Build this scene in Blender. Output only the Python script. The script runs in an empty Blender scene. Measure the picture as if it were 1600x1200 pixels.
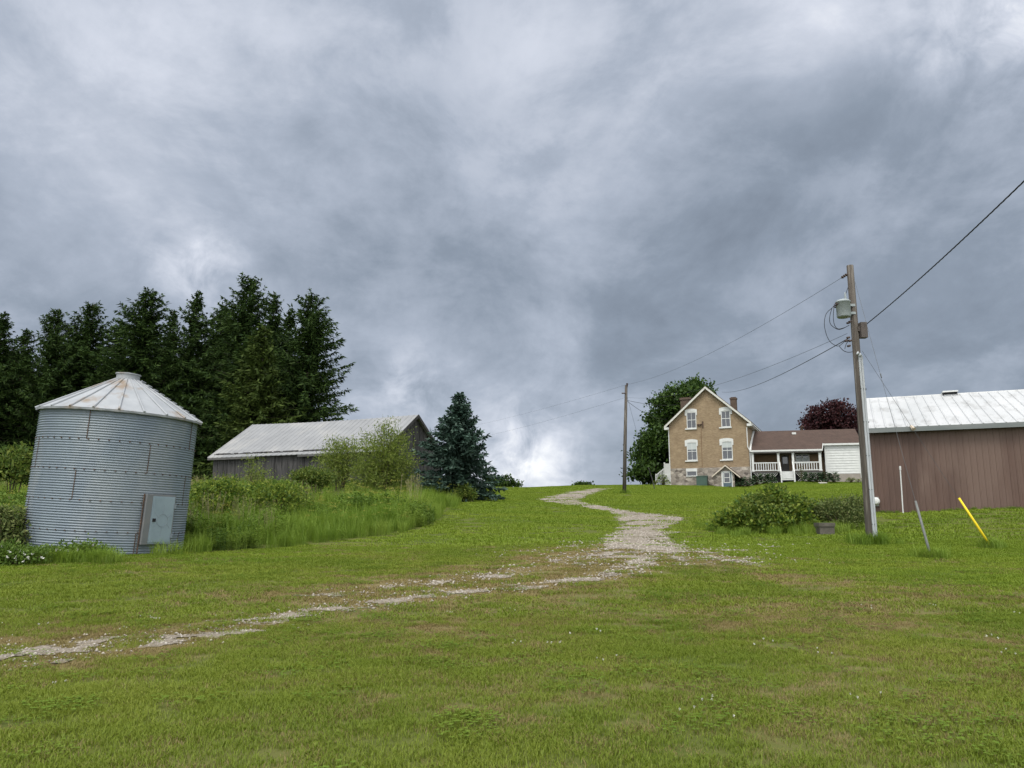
import bpy, math, random
import numpy as np
from mathutils import Matrix, Vector

R = math.radians
SC = bpy.context.scene
COL = SC.collection
# ------------------------------------------------------------------ camera, sky, sun, exposure
EYE = 1.6
PITCH = R(10.0)
FOC = 1200.0                                   # focal length in photograph pixels (1600 wide)
cd = bpy.data.cameras.new('camera'); cam = bpy.data.objects.new('camera', cd); COL.objects.link(cam)
cam.location = (0, 0, EYE); cam.rotation_euler = (R(90) + PITCH, 0, 0)
cd.sensor_width = 36; cd.lens = 36 * FOC / 1600; cd.clip_start = .1; cd.clip_end = 3000
SC.camera = cam
SC.view_settings.view_transform = 'Standard'; SC.view_settings.look = 'None'
SC.view_settings.exposure = 0.45; SC.view_settings.gamma = 1

SUN_EL, SUN_AZ = R(58), R(205)                 # azimuth clockwise from +Y: behind the camera, a little to the left
sd = bpy.data.lights.new('sun', 'SUN'); sun = bpy.data.objects.new('sun', sd); COL.objects.link(sun)
sd.energy = 1.5; sd.angle = R(22); sd.color = (1.0, .955, .88)
_sv = Vector((math.sin(SUN_AZ) * math.cos(SUN_EL), math.cos(SUN_AZ) * math.cos(SUN_EL), math.sin(SUN_EL)))
sun.rotation_euler = _sv.to_track_quat('Z', 'Y').to_euler()
sun.location = (0, 0, 60)


def pdir(px, py):
    """direction of a photograph pixel in the world, scaled to depth 1 along +Y"""
    x = (px - 800) / FOC; up = (600 - py) / FOC
    y = math.cos(PITCH) - up * math.sin(PITCH); z = math.sin(PITCH) + up * math.cos(PITCH)
    return Vector((x / y, 1.0, z / y))


def at(px, py, D):
    d = pdir(px, py)
    return Vector((d.x * D, D, EYE + d.z * D))


def build_world():
    w = bpy.data.worlds.new('World'); SC.world = w; w.use_nodes = True
    nt = w.node_tree; N = nt.nodes; L = nt.links; N.clear()
    out = N.new('ShaderNodeOutputWorld'); bg = N.new('ShaderNodeBackground'); bg.inputs['Strength'].default_value = .1
    L.new(bg.outputs[0], out.inputs[0])
    sky = N.new('ShaderNodeTexSky'); sky.sky_type = 'NISHITA'; sky.sun_disc = False
    sky.sun_elevation = SUN_EL; sky.sun_rotation = SUN_AZ
    tc = N.new('ShaderNodeTexCoord'); sep = N.new('ShaderNodeSeparateXYZ'); L.new(tc.outputs['Generated'], sep.inputs[0])

    def m(op, a, b=None, clamp=False):
        n = N.new('ShaderNodeMath'); n.operation = op; n.use_clamp = clamp
        for i, v in enumerate((a, b)):
            if v is None: continue
            if isinstance(v, (int, float)): n.inputs[i].default_value = v
            else: L.new(v, n.inputs[i])
        return n.outputs[0]
    zc = m('ADD', m('MAXIMUM', sep.outputs[2], 0.0), .30)
    cx = m('DIVIDE', sep.outputs[0], zc); cy = m('MULTIPLY', m('DIVIDE', sep.outputs[1], zc), .70)   # cloud streets run away from the camera
    cmb = N.new('ShaderNodeCombineXYZ'); L.new(cx, cmb.inputs[0]); L.new(cy, cmb.inputs[1])

    def noise(scale, detail, rough, dist, off):
        mp = N.new('ShaderNodeMapping'); mp.inputs['Location'].default_value = off; L.new(cmb.outputs[0], mp.inputs[0])
        n = N.new('ShaderNodeTexNoise'); n.inputs['Scale'].default_value = scale; n.inputs['Detail'].default_value = detail
        n.inputs['Roughness'].default_value = rough; n.inputs['Distortion'].default_value = dist
        L.new(mp.outputs[0], n.inputs['Vector']); return n.outputs[0]
    n1 = noise(.9, 7, .5, .6, (3.1, 7.7, 0)); n2 = noise(2.4, 9, .62, .6, (11.3, 2.2, 0)); n3 = noise(6.5, 7, .58, .4, (1.3, 5.2, 0))
    n4 = N.new('ShaderNodeTexNoise'); n4.inputs['Scale'].default_value = 17; n4.inputs['Detail'].default_value = 8; n4.inputs['Roughness'].default_value = .6; n4.inputs['Distortion'].default_value = .5
    L.new(tc.outputs['Generated'], n4.inputs['Vector'])
    br = N.new('ShaderNodeMapRange'); L.new(n4.outputs[0], br.inputs[0]); br.inputs[1].default_value = .33; br.inputs[2].default_value = .68; br.inputs[4].default_value = 1.35
    n5 = N.new('ShaderNodeTexNoise'); n5.inputs['Scale'].default_value = 5.5; n5.inputs['Detail'].default_value = 9; n5.inputs['Roughness'].default_value = .62; n5.inputs['Distortion'].default_value = .25
    sq = N.new('ShaderNodeMapping'); sq.inputs['Scale'].default_value = (1, 1, 1.5); L.new(tc.outputs['Generated'], sq.inputs[0]); L.new(sq.outputs[0], n5.inputs['Vector'])
    def edge(sock, lo, hi):                     # firmer cloud edges
        r = N.new('ShaderNodeMapRange'); r.interpolation_type = 'SMOOTHSTEP'; L.new(sock, r.inputs[0]); r.inputs[1].default_value = lo; r.inputs[2].default_value = hi; r.inputs[3].default_value = .31; r.inputs[4].default_value = .69
        return r.outputs[0]
    n2 = edge(n2, .30, .70); n5e = edge(n5.outputs[0], .33, .67)
    v = m('ADD', m('ADD', m('MULTIPLY', n1, .40), m('MULTIPLY', n2, .24)), m('ADD', m('MULTIPLY', n3, .10), m('MULTIPLY', n5e, .30)))
    v = m('SUBTRACT', v, .04)
    v = m('ADD', m('MULTIPLY', m('SUBTRACT', v, .5), 1.6), .385)
    # banks of brighter and darker cloud: direction (as a photograph pixel), width, amount
    for px, py, s, a in SKY_BLOBS:
        d = pdir(px, py).normalized()
        dp = N.new('ShaderNodeVectorMath'); dp.operation = 'DOT_PRODUCT'; dp.inputs[1].default_value = d
        L.new(tc.outputs['Generated'], dp.inputs[0])
        k = 2.0 / (R(s) ** 2)
        e = m('EXPONENT', m('MULTIPLY', m('SUBTRACT', dp.outputs['Value'], 1.0), k))
        if s < 6:                               # small breaks in the cloud are ragged
            e = m('MULTIPLY', e, br.outputs[0])
        v = m('ADD', v, m('MULTIPLY', e, a))
    rp = N.new('ShaderNodeValToRGB'); L.new(v, rp.inputs[0]); cr = rp.color_ramp
    for i, (p, c) in enumerate(SKY_RAMP):
        el = cr.elements[i] if i < 2 else cr.elements.new(p)
        el.position = p; el.color = (*c, 1)
    # unseen sky overhead and behind the camera is boosted to light the scene
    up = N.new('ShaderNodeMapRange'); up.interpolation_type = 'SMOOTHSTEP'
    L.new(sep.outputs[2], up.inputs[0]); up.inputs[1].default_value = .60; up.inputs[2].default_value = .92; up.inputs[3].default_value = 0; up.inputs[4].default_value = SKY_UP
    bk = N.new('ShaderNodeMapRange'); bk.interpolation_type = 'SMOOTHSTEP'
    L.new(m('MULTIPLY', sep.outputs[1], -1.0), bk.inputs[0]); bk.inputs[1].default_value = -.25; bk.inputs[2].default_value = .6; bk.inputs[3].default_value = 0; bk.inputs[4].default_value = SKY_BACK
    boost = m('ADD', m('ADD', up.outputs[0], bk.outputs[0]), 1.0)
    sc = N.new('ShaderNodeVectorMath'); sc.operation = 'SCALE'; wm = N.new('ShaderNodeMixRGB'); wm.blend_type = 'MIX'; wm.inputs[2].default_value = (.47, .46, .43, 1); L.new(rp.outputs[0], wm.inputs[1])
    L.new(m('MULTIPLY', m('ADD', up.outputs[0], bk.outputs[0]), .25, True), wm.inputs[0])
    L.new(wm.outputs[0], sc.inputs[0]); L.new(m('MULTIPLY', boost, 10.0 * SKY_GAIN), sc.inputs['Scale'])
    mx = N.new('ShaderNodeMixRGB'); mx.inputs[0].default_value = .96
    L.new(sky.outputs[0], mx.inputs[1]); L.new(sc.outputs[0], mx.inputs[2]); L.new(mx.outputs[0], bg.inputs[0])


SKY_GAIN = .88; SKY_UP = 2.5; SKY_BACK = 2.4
SKY_BLOBS = [(822, 690, 3.4, .24), (800, 735, 3.4, .20), (875, 745, 3.0, .16), (835, 705, 6.5, .22), (700, 690, 5.5, .10), (632, 600, 2.4, .26), (305, 425, 2.8, .34), (60, 330, 9, .18), (700, 640, 7, .10), (380, 250, 9, .06), (200, 60, 9, .10), (930, 120, 9, .20), (1250, 30, 7, .32),
             (420, 60, 12, .12), (760, 0, 10, .10), (1180, 330, 12, -.20), (560, 330, 10, -.10), (1000, 520, 8, -.08), (1480, 560, 9, .05), (1590, 20, 5, .3),
             (150, 120, 10, .05), (560, 640, 6, .08), (960, 720, 6, -.05)]
SKY_RAMP = [(0.0, (.135, .162, .205)), (1.0, (.87, .885, .91)), (.28, (.232, .274, .338)), (.48, (.36, .405, .485)), (.72, (.575, .61, .69))]
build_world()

# ------------------------------------------------------------------ numbers: noise and the lie of the land
_rs = np.random.RandomState(5)
_H = _rs.rand(256, 256)


def vnoise(x, y, s=1.0, o=0.0):
    x = np.asarray(x, float) / s + 37.3 + o; y = np.asarray(y, float) / s + 91.7 + o * 1.7
    xi = np.floor(x).astype(int); yi = np.floor(y).astype(int); fx = x - xi; fy = y - yi
    fx = fx * fx * (3 - 2 * fx); fy = fy * fy * (3 - 2 * fy)
    a = _H[xi % 256, yi % 256]; b = _H[(xi + 1) % 256, yi % 256]; c = _H[xi % 256, (yi + 1) % 256]; d = _H[(xi + 1) % 256, (yi + 1) % 256]
    return (a * (1 - fx) + b * fx) * (1 - fy) + (c * (1 - fx) + d * fx) * fy


def fbm(x, y, s=1.0, o=0.0, n=4):
    t = 0; a = .5; w = 0
    for i in range(n):
        t = t + a * vnoise(x, y, s, o + i * 13.1); w += a; a *= .5; s *= .5
    return t / w


def pchip(xs, ys):
    xs = np.array(xs, float); ys = np.array(ys, float); h = np.diff(xs); dl = np.diff(ys) / h
    m = np.zeros_like(xs); m[0] = dl[0]; m[-1] = 0
    for i in range(1, len(xs) - 1):
        if dl[i - 1] * dl[i] > 0:
            w1 = 2 * h[i] + h[i - 1]; w2 = h[i] + 2 * h[i - 1]; m[i] = (w1 + w2) / (w1 / dl[i - 1] + w2 / dl[i])

    def f(q):
        q = np.clip(q, xs[0], xs[-1]); k = np.clip(np.searchsorted(xs, q) - 1, 0, len(xs) - 2)
        t = (q - xs[k]) / h[k]
        return ((2 * t**3 - 3 * t**2 + 1) * ys[k] + (t**3 - 2 * t**2 + t) * h[k] * m[k] + (-2 * t**3 + 3 * t**2) * ys[k + 1] + (t**3 - t**2) * h[k] * m[k + 1])
    return f


# profiles of the hillside along view directions u = x / y : (distance, height)
PROF = [(-.54, [(-40, -.3), (0, 0), (8, .1), (14, .34), (20, .64), (24, .86), (30, 1.45), (45, 2.8), (60, 3.8), (80, 4.6), (120, 5.2), (300, 3)]),
        (-.29, [(-40, -.3), (0, 0), (10, .14), (24, .68), (28, 1.0), (36, 1.9), (50, 3.2), (60, 3.9), (80, 4.6), (120, 5.0), (300, 3)]),
        (-.07, [(-40, -.3), (0, 0), (10, .16), (24, .72), (30, 1.12), (40, 2.05), (48, 2.84), (60, 3.7), (80, 4.85), (100, 5.1), (140, 4.6), (300, 2)]),
        (.13, [(-40, -.3), (0, 0), (10, .18), (24, .78), (30, 1.1), (38, 1.75), (46, 2.42), (56, 3.2), (66, 3.92), (76, 4.6), (88, 5.35), (95, 5.72), (105, 5.75), (140, 5.0), (300, 2)]),
        (.30, [(-40, -.3), (0, 0), (10, .2), (24, .8), (30, 1.12), (38, 1.85), (50, 2.9), (65, 3.75), (76, 4.42), (85, 4.98), (89, 5.4), (95, 5.7), (110, 5.8), (300, 3)]),
        (.335, [(-40, -.3), (0, 0), (10, .2), (24, .82), (30, 1.2), (38, 1.95), (50, 2.92), (65, 3.85), (76, 4.6), (83, 5.1), (87.5, 5.65), (94, 6.0), (110, 6), (300, 3)]),
        (.375, [(-40, -.3), (0, 0), (10, .2), (24, .85), (30, 1.25), (38, 2.0), (50, 2.95), (65, 3.95), (76, 4.75), (83, 5.3), (87.5, 5.9), (94, 6.05), (110, 6.05), (300, 3)]),
        (.46, [(-40, -.3), (0, 0), (10, .2), (20, .6), (24, .86), (28, 1.2), (32, 1.72), (40, 2.3), (60, 3.9), (80, 5.15), (87, 5.75), (91, 6.05), (96, 6.1), (120, 6), (300, 3)]),
        (.62, [(-40, -.3), (0, 0), (10, .2), (20, .62), (24, .9), (27, 1.22), (31, 1.95), (34, 2.05), (45, 2.7), (60, 3.9), (88, 5.5), (120, 5.8), (300, 3)])]
_PU = np.array([p[0] for p in PROF]); _PF = [pchip(*zip(*p[1])) for p in PROF]


def g(x, y):
    """ground height"""
    x = np.asarray(x, float); y = np.asarray(y, float)
    u = np.clip(x / np.maximum(y, 12.0), _PU[0], _PU[-1])
    Z = np.array([f(y) for f in _PF])
    k = np.clip(np.searchsorted(_PU, u) - 1, 0, len(_PU) - 2)
    t = (u - _PU[k]) / (_PU[k + 1] - _PU[k]); t = t * t * (3 - 2 * t)
    Zk = np.take_along_axis(Z, k[None], 0)[0]; Zk1 = np.take_along_axis(Z, (k + 1)[None], 0)[0]
    z = Zk * (1 - t) + Zk1 * t
    return z + (fbm(x, y, 5.0, 3.3, 3) - .5) * .10 * np.clip((y - 5) / 12, 0, 1) + (fbm(x, y, 1.1, 8.3, 2) - .5) * .025


def gz(x, y):
    return float(g(np.array([x]), np.array([y]))[0])


def ground_at(px, py, dmax=140):
    """where the ray of a photograph pixel meets the ground"""
    d = pdir(px, py); t = np.arange(4, dmax, .05)
    below = (EYE + d.z * t) < g(d.x * t, t)
    i = int(np.argmax(below)) if below.any() else len(t) - 1
    return Vector((d.x * t[i], t[i], gz(d.x * t[i], t[i])))


def project(x, y, z):
    """photograph pixel of world points (arrays)"""
    dz = z - EYE; f = y * math.cos(PITCH) + dz * math.sin(PITCH); up = -y * math.sin(PITCH) + dz * math.cos(PITCH)
    f = np.maximum(f, .01)
    return 800 + FOC * x / f, 600 - FOC * up / f


# ------------------------------------------------------------------ mesh helpers
class MB:
    """collects faces; build() links them as ONE mesh object"""
    def __init__(s, M=None):
        s.v = []; s.f = []; s.M = M or Matrix()

    def add(s, pts, faces):
        o = len(s.v); s.v += [tuple(s.M @ Vector(p)) for p in pts]; s.f += [tuple(i + o for i in f) for f in faces]; return s

    def box(s, x0, x1, y0, y1, z0, z1):
        return s.hexa([(x0, y0, z0), (x1, y0, z0), (x1, y1, z0), (x0, y1, z0), (x0, y0, z1), (x1, y0, z1), (x1, y1, z1), (x0, y1, z1)])

    def hexa(s, p):
        return s.add(p, [(3, 2, 1, 0), (4, 5, 6, 7), (0, 1, 5, 4), (1, 2, 6, 5), (2, 3, 7, 6), (3, 0, 4, 7)])

    def slab(s, p4, t):
        """four top corners, thickness t downwards"""
        return s.hexa([(p[0], p[1], p[2] - t) for p in p4] + [tuple(p) for p in p4])

    def prism(s, poly, y0, y1):
        """polygon in the x-z plane pushed along y"""
        n = len(poly)
        pts = [(x, y0, z) for x, z in poly] + [(x, y1, z) for x, z in poly]
        return s.add(pts, [tuple(range(n)), tuple(range(2 * n - 1, n - 1, -1))] + [(i, i + n, (i + 1) % n + n, (i + 1) % n) for i in range(n)])

    def tube(s, path, rad, n=8, cap=True):
        path = [Vector(p) for p in path]; k = len(path)
        rad = rad if isinstance(rad, (list, tuple)) else [rad] * k
        pts = []; ref = None
        for i, p in enumerate(path):
            t = (path[min(i + 1, k - 1)] - path[max(i - 1, 0)]).normalized()
            if ref is None: ref = Vector((1, 0, 0)) if abs(t.x) < .8 else Vector((0, 1, 0))
            a = (ref - t * ref.dot(t)).normalized(); b = t.cross(a); ref = a
            pts += [p + (a * math.cos(2 * math.pi * j / n) + b * math.sin(2 * math.pi * j / n)) * rad[i] for j in range(n)]
        fs = [(i * n + j, i * n + (j + 1) % n, (i + 1) * n + (j + 1) % n, (i + 1) * n + j) for i in range(k - 1) for j in range(n)]
        if cap: fs += [tuple(range(n - 1, -1, -1)), tuple(range((k - 1) * n, k * n))]
        return s.add(pts, fs)

    def lathe(s, prof, n=24, c=(0, 0)):
        """(radius, z) profile turned round the z axis"""
        k = len(prof)
        pts = [(c[0] + r * math.cos(2 * math.pi * j / n), c[1] + r * math.sin(2 * math.pi * j / n), z) for r, z in prof for j in range(n)]
        fs = [(i * n + j, i * n + (j + 1) % n, (i + 1) * n + (j + 1) % n, (i + 1) * n + j) for i in range(k - 1) for j in range(n)]
        fs += [tuple(range(n - 1, -1, -1)), tuple(range((k - 1) * n, k * n))]
        return s.add(pts, fs)

    def mesh(s, name, smooth=False):
        me = bpy.data.meshes.new(name); me.from_pydata(s.v, [], s.f); me.update()
        if smooth:
            me.polygons.foreach_set('use_smooth', [len(p.vertices) == 4 for p in me.polygons])
        return me


def np_mesh(name, V, F, smooth=False):
    """V (n,3), F (m,3 or 4)"""
    V = np.ascontiguousarray(V, np.float32); F = np.ascontiguousarray(F, np.int32)
    me = bpy.data.meshes.new(name); k = F.shape[1]
    me.vertices.add(len(V)); me.vertices.foreach_set('co', V.ravel())
    me.loops.add(F.size); me.loops.foreach_set('vertex_index', F.ravel())
    me.polygons.add(len(F)); me.polygons.foreach_set('loop_start', np.arange(0, F.size, k, dtype=np.int32))
    if smooth: me.polygons.foreach_set('use_smooth', np.ones(len(F), bool))
    me.update(calc_edges=True); me.validate()
    return me


def quad_mesh(name, Q):
    """Q (m,4,3): loose quads"""
    Q = np.asarray(Q); return np_mesh(name, Q.reshape(-1, 3), np.arange(Q.shape[0] * 4).reshape(-1, 4))


def tag(o, label=None, cat=None, group=None, kind=None):
    if label: o['label'] = label
    if cat: o['category'] = cat
    if group: o['group'] = group
    if kind: o['kind'] = kind
    return o


def link(name, me, mat=None, parent=None):
    o = bpy.data.objects.new(name, me); COL.objects.link(o)
    if mat is not None: me.materials.append(mat)
    if parent is not None: o.parent = parent
    return o


def part(name, mb, mat, parent, smooth=False, label=None):
    me = mb.mesh(name, smooth) if isinstance(mb, MB) else mb
    o = link(name, me, mat, parent)
    if label: o['label'] = label
    return o


def thing(name, label, cat, loc=(0, 0, 0), rotz=0.0, group=None):
    o = bpy.data.objects.new(name, None); COL.objects.link(o); o.location = loc; o.rotation_euler = (0, 0, rotz)
    o.empty_display_size = .3
    return tag(o, label, cat, group)


def copy_tree(o, parent=None):
    c = o.copy(); COL.objects.link(c)
    if parent is not None: c.parent = parent
    for ch in [x for x in COL.objects if x.parent == o]: copy_tree(ch, c)
    return c


def mat_of(o):
    return Matrix.Translation(o.location) @ o.rotation_euler.to_matrix().to_4x4()


def plane_pt(M, px, py, y=0.0):
    """x, z in the frame M where the ray of a pixel meets that frame's plane y"""
    I = M.inverted(); o = I @ Vector((0, 0, EYE)); d = I.to_3x3() @ pdir(px, py)
    t = (y - o.y) / d.y
    return o.x + d.x * t, o.z + d.z * t


# ------------------------------------------------------------------ materials
def M_(name, color, rough=.8, metal=0.0, spec=.3, var=None, scale=3.0, detail=5, bump=0.0, bscale=None, stretch=(1, 1, 1), var2=None, scale2=.5, coord='Object', thr=(.35, .65), thr2=(.5, .62)):
    """principled surface; var: a second colour mixed in by noise; var2: a third in larger patches"""
    m = bpy.data.materials.new(name); m.use_nodes = True; nt = m.node_tree; N = nt.nodes; L = nt.links
    b = N['Principled BSDF']; b.inputs['Roughness'].default_value = rough; b.inputs['Metallic'].default_value = metal
    b.inputs['Specular IOR Level'].default_value = spec; b.inputs['Base Color'].default_value = (*color, 1)
    tc = N.new('ShaderNodeTexCoord'); mp = N.new('ShaderNodeMapping'); mp.inputs['Scale'].default_value = stretch
    L.new(tc.outputs[coord], mp.inputs[0])

    def nz(s, d=detail):
        n = N.new('ShaderNodeTexNoise'); n.inputs['Scale'].default_value = s; n.inputs['Detail'].default_value = d; n.inputs['Roughness'].default_value = .6
        L.new(mp.outputs[0], n.inputs['Vector']); return n.outputs[0]

    def mix(a, bcol, s, th):
        r = N.new('ShaderNodeMapRange'); L.new(nz(s), r.inputs[0]); r.inputs[1].default_value = th[0]; r.inputs[2].default_value = th[1]
        x = N.new('ShaderNodeMixRGB'); L.new(r.outputs[0], x.inputs[0])
        if isinstance(a, tuple): x.inputs[1].default_value = (*a, 1)
        else: L.new(a, x.inputs[1])
        x.inputs[2].default_value = (*bcol, 1); return x.outputs[0]
    c = color
    if var: c = mix(c, var, scale, thr)
    if var2: c = mix(c, var2, scale2, thr2)
    if not isinstance(c, tuple): L.new(c, b.inputs['Base Color'])
    if bump:
        bp = N.new('ShaderNodeBump'); bp.inputs['Strength'].default_value = bump; bp.inputs['Distance'].default_value = .03
        L.new(nz(bscale or scale * 4), bp.inputs['Height']); L.new(bp.outputs[0], b.inputs['Normal'])
    return m


def leaf_mat(name, cols, trans=.3, rough=.55, gloss=.018, loc_var=None, loc_stretch=(1, 1, 1)):
    """leaves or blades: colour differs from island to island; some light passes through"""
    m = bpy.data.materials.new(name); m.use_nodes = True; nt = m.node_tree; N = nt.nodes; L = nt.links; N.clear()
    out = N.new('ShaderNodeOutputMaterial'); geo = N.new('ShaderNodeNewGeometry'); rp = N.new('ShaderNodeValToRGB')
    src = geo.outputs['Random Per Island']
    oi = N.new('ShaderNodeObjectInfo')
    if loc_var:
        n = N.new('ShaderNodeTexNoise'); n.inputs['Scale'].default_value = loc_var; n.inputs['Detail'].default_value = 4
        lm = N.new('ShaderNodeMapping'); lm.inputs['Scale'].default_value = loc_stretch; L.new(oi.outputs['Location'], lm.inputs[0]); L.new(lm.outputs[0], n.inputs['Vector'])
        a = N.new('ShaderNodeMath'); a.operation = 'MULTIPLY'; L.new(src, a.inputs[0]); a.inputs[1].default_value = .45
        k = N.new('ShaderNodeMapRange'); L.new(n.outputs[0], k.inputs[0]); k.inputs[1].default_value = .3; k.inputs[2].default_value = .7; k.inputs[3].default_value = 0; k.inputs[4].default_value = .55
        s = N.new('ShaderNodeMath'); s.operation = 'ADD'; L.new(a.outputs[0], s.inputs[0]); L.new(k.outputs[0], s.inputs[1]); src = s.outputs[0]
    L.new(src, rp.inputs[0]); cr = rp.color_ramp; n = len(cols)
    for i, c in enumerate(cols):
        e = cr.elements[i] if i < 2 else cr.elements.new(i / (n - 1))
    for i, c in enumerate(cols):
        cr.elements[i].position = i / (n - 1); cr.elements[i].color = (*c, 1)
    d = N.new('ShaderNodeBsdfDiffuse'); t = N.new('ShaderNodeBsdfTranslucent'); gl = N.new('ShaderNodeBsdfGlossy'); gl.inputs['Roughness'].default_value = rough
    L.new(rp.outputs[0], d.inputs[0]); L.new(rp.outputs[0], t.inputs[0]); gl.inputs[0].default_value = (.8, .85, .8, 1)
    m1 = N.new('ShaderNodeMixShader'); m1.inputs[0].default_value = trans; L.new(d.outputs[0], m1.inputs[1]); L.new(t.outputs[0], m1.inputs[2])
    m2 = N.new('ShaderNodeMixShader'); m2.inputs[0].default_value = gloss; L.new(m1.outputs[0], m2.inputs[1]); L.new(gl.outputs[0], m2.inputs[2])
    L.new(m2.outputs[0], out.inputs[0])
    return m


def brick_mat(name, c1, c2, mortar, bw, bh, msize, blotch=None, rough=.9, offset=.5, squash=1.0, jitter=0.0):
    """courses laid along x+y and z of the object"""
    m = bpy.data.materials.new(name); m.use_nodes = True; nt = m.node_tree; N = nt.nodes; L = nt.links
    b = N['Principled BSDF']; b.inputs['Roughness'].default_value = rough; b.inputs['Specular IOR Level'].default_value = .2
    tc = N.new('ShaderNodeTexCoord'); sp = N.new('ShaderNodeSeparateXYZ'); L.new(tc.outputs['Object'], sp.inputs[0])
    ad = N.new('ShaderNodeMath'); L.new(sp.outputs[0], ad.inputs[0]); L.new(sp.outputs[1], ad.inputs[1])
    cb = N.new('ShaderNodeCombineXYZ'); L.new(ad.outputs[0], cb.inputs[0]); L.new(sp.outputs[2], cb.inputs[1])
    vec = cb.outputs[0]
    if jitter:
        nn = N.new('ShaderNodeTexNoise'); nn.inputs['Scale'].default_value = 2.2; nn.inputs['Detail'].default_value = 3; L.new(tc.outputs['Object'], nn.inputs['Vector'])
        ms = N.new('ShaderNodeVectorMath'); ms.operation = 'SCALE'; ms.inputs['Scale'].default_value = jitter; L.new(nn.outputs['Color'], ms.inputs[0])
        va = N.new('ShaderNodeVectorMath'); L.new(vec, va.inputs[0]); L.new(ms.outputs[0], va.inputs[1]); vec = va.outputs[0]
    t = N.new('ShaderNodeTexBrick'); L.new(vec, t.inputs['Vector'])
    t.inputs['Scale'].default_value = 1; t.inputs['Brick Width'].default_value = bw; t.inputs['Row Height'].default_value = bh; t.inputs['Mortar Size'].default_value = msize
    t.inputs['Color1'].default_value = (*c1, 1); t.inputs['Color2'].default_value = (*c2, 1); t.inputs['Mortar'].default_value = (*mortar, 1); t.offset = offset; t.squash = squash
    c = t.outputs['Color']
    n = N.new('ShaderNodeTexNoise'); n.inputs['Scale'].default_value = 1.3; n.inputs['Detail'].default_value = 8; n.inputs['Roughness'].default_value = .65; L.new(tc.outputs['Object'], n.inputs['Vector'])
    r = N.new('ShaderNodeMapRange'); L.new(n.outputs[0], r.inputs[0]); r.inputs[1].default_value = .35; r.inputs[2].default_value = .7
    x = N.new('ShaderNodeMixRGB'); L.new(r.outputs[0], x.inputs[0]); L.new(c, x.inputs[1])
    if blotch:
        x2 = N.new('ShaderNodeMixRGB'); x2.inputs[0].default_value = .55; L.new(c, x2.inputs[1]); x2.inputs[2].default_value = (*blotch, 1); L.new(x2.outputs[0], x.inputs[2])
        c = x.outputs[0]
    L.new(c, b.inputs['Base Color'])
    bp = N.new('ShaderNodeBump'); bp.inputs['Strength'].default_value = .5; bp.inputs['Distance'].default_value = .02; bp.invert = True
    L.new(t.outputs['Fac'], bp.inputs['Height']); L.new(bp.outputs[0], b.inputs['Normal'])
    return m


def scatter(name, P, rot, scl, sources, seed=0, mat=None):
    """ONE object that repeats small source meshes on the points P"""
    rng = np.random.RandomState(seed)
    me = bpy.data.meshes.new(name); P = np.ascontiguousarray(P, np.float32)
    me.vertices.add(len(P)); me.vertices.foreach_set('co', P.ravel())
    for nm, ty, val in (('rot', 'FLOAT', rot), ('scl', 'FLOAT', scl)):
        a = me.attributes.new(nm, ty, 'POINT'); a.data.foreach_set('value', np.ascontiguousarray(val, np.float32))
    a = me.attributes.new('pick', 'INT', 'POINT'); a.data.foreach_set('value', rng.randint(0, len(sources), len(P)).astype(np.int32))
    o = link(name, me)
    ng = bpy.data.node_groups.new(name, 'GeometryNodeTree')
    ng.interface.new_socket('Geometry', in_out='INPUT', socket_type='NodeSocketGeometry'); ng.interface.new_socket('Geometry', in_out='OUTPUT', socket_type='NodeSocketGeometry')
    N = ng.nodes; L = ng.links
    gi = N.new('NodeGroupInput'); go = N.new('NodeGroupOutput'); ip = N.new('GeometryNodeInstanceOnPoints'); L.new(gi.outputs[0], ip.inputs['Points']); L.new(ip.outputs[0], go.inputs[0])
    gt = N.new('GeometryNodeGeometryToInstance')
    for s in sources:
        oi = N.new('GeometryNodeObjectInfo'); oi.inputs['Object'].default_value = s; L.new(oi.outputs['Geometry'], gt.inputs[0])
    L.new(gt.outputs[0], ip.inputs['Instance']); ip.inputs['Pick Instance'].default_value = True

    def attr(nm, ty):
        n = N.new('GeometryNodeInputNamedAttribute'); n.data_type = ty; n.inputs['Name'].default_value = nm
        return n.outputs['Attribute']
    L.new(attr('pick', 'INT'), ip.inputs['Instance Index'])
    cb = N.new('ShaderNodeCombineXYZ'); L.new(attr('rot', 'FLOAT'), cb.inputs[2]); L.new(cb.outputs[0], ip.inputs['Rotation'])
    L.new(attr('scl', 'FLOAT'), ip.inputs['Scale'])
    md = o.modifiers.new('scatter', 'NODES'); md.node_group = ng
    return o


def source(name, me, mat):
    """a mesh kept out of the scene, only repeated by scatter()"""
    me.materials.append(mat); return bpy.data.objects.new(name, me)
# ------------------------------------------------------------------ the ground, the gravel drive and track
def in_poly(px, py, poly):
    r = np.zeros(px.shape, bool); n = len(poly)
    for i in range(n):
        x0, y0 = poly[i]; x1, y1 = poly[(i + 1) % n]
        if y0 == y1: continue
        c = ((y0 > py) != (y1 > py)) & (px < (x1 - x0) * (py - y0) / (y1 - y0) + x0)
        r ^= c
    return r


def poly_dist(x, y, pl):
    """distance to a polyline, and the fraction along it"""
    best = np.full(x.shape, 1e9); fr = np.zeros(x.shape); n = len(pl) - 1
    for i in range(n):
        ax, ay = pl[i]; bx, by = pl[i + 1]; l2 = (bx - ax) ** 2 + (by - ay) ** 2 + 1e-9
        t = np.clip(((x - ax) * (bx - ax) + (y - ay) * (by - ay)) / l2, 0, 1)
        d = np.hypot(x - ax - t * (bx - ax), y - ay - t * (by - ay)); k = d < best
        best = np.where(k, d, best); fr = np.where(k, (i + t) / n, fr)
    return best, fr


def ground_line(pts):
    return [tuple(ground_at(*p)[:2]) for p in pts]


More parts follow.
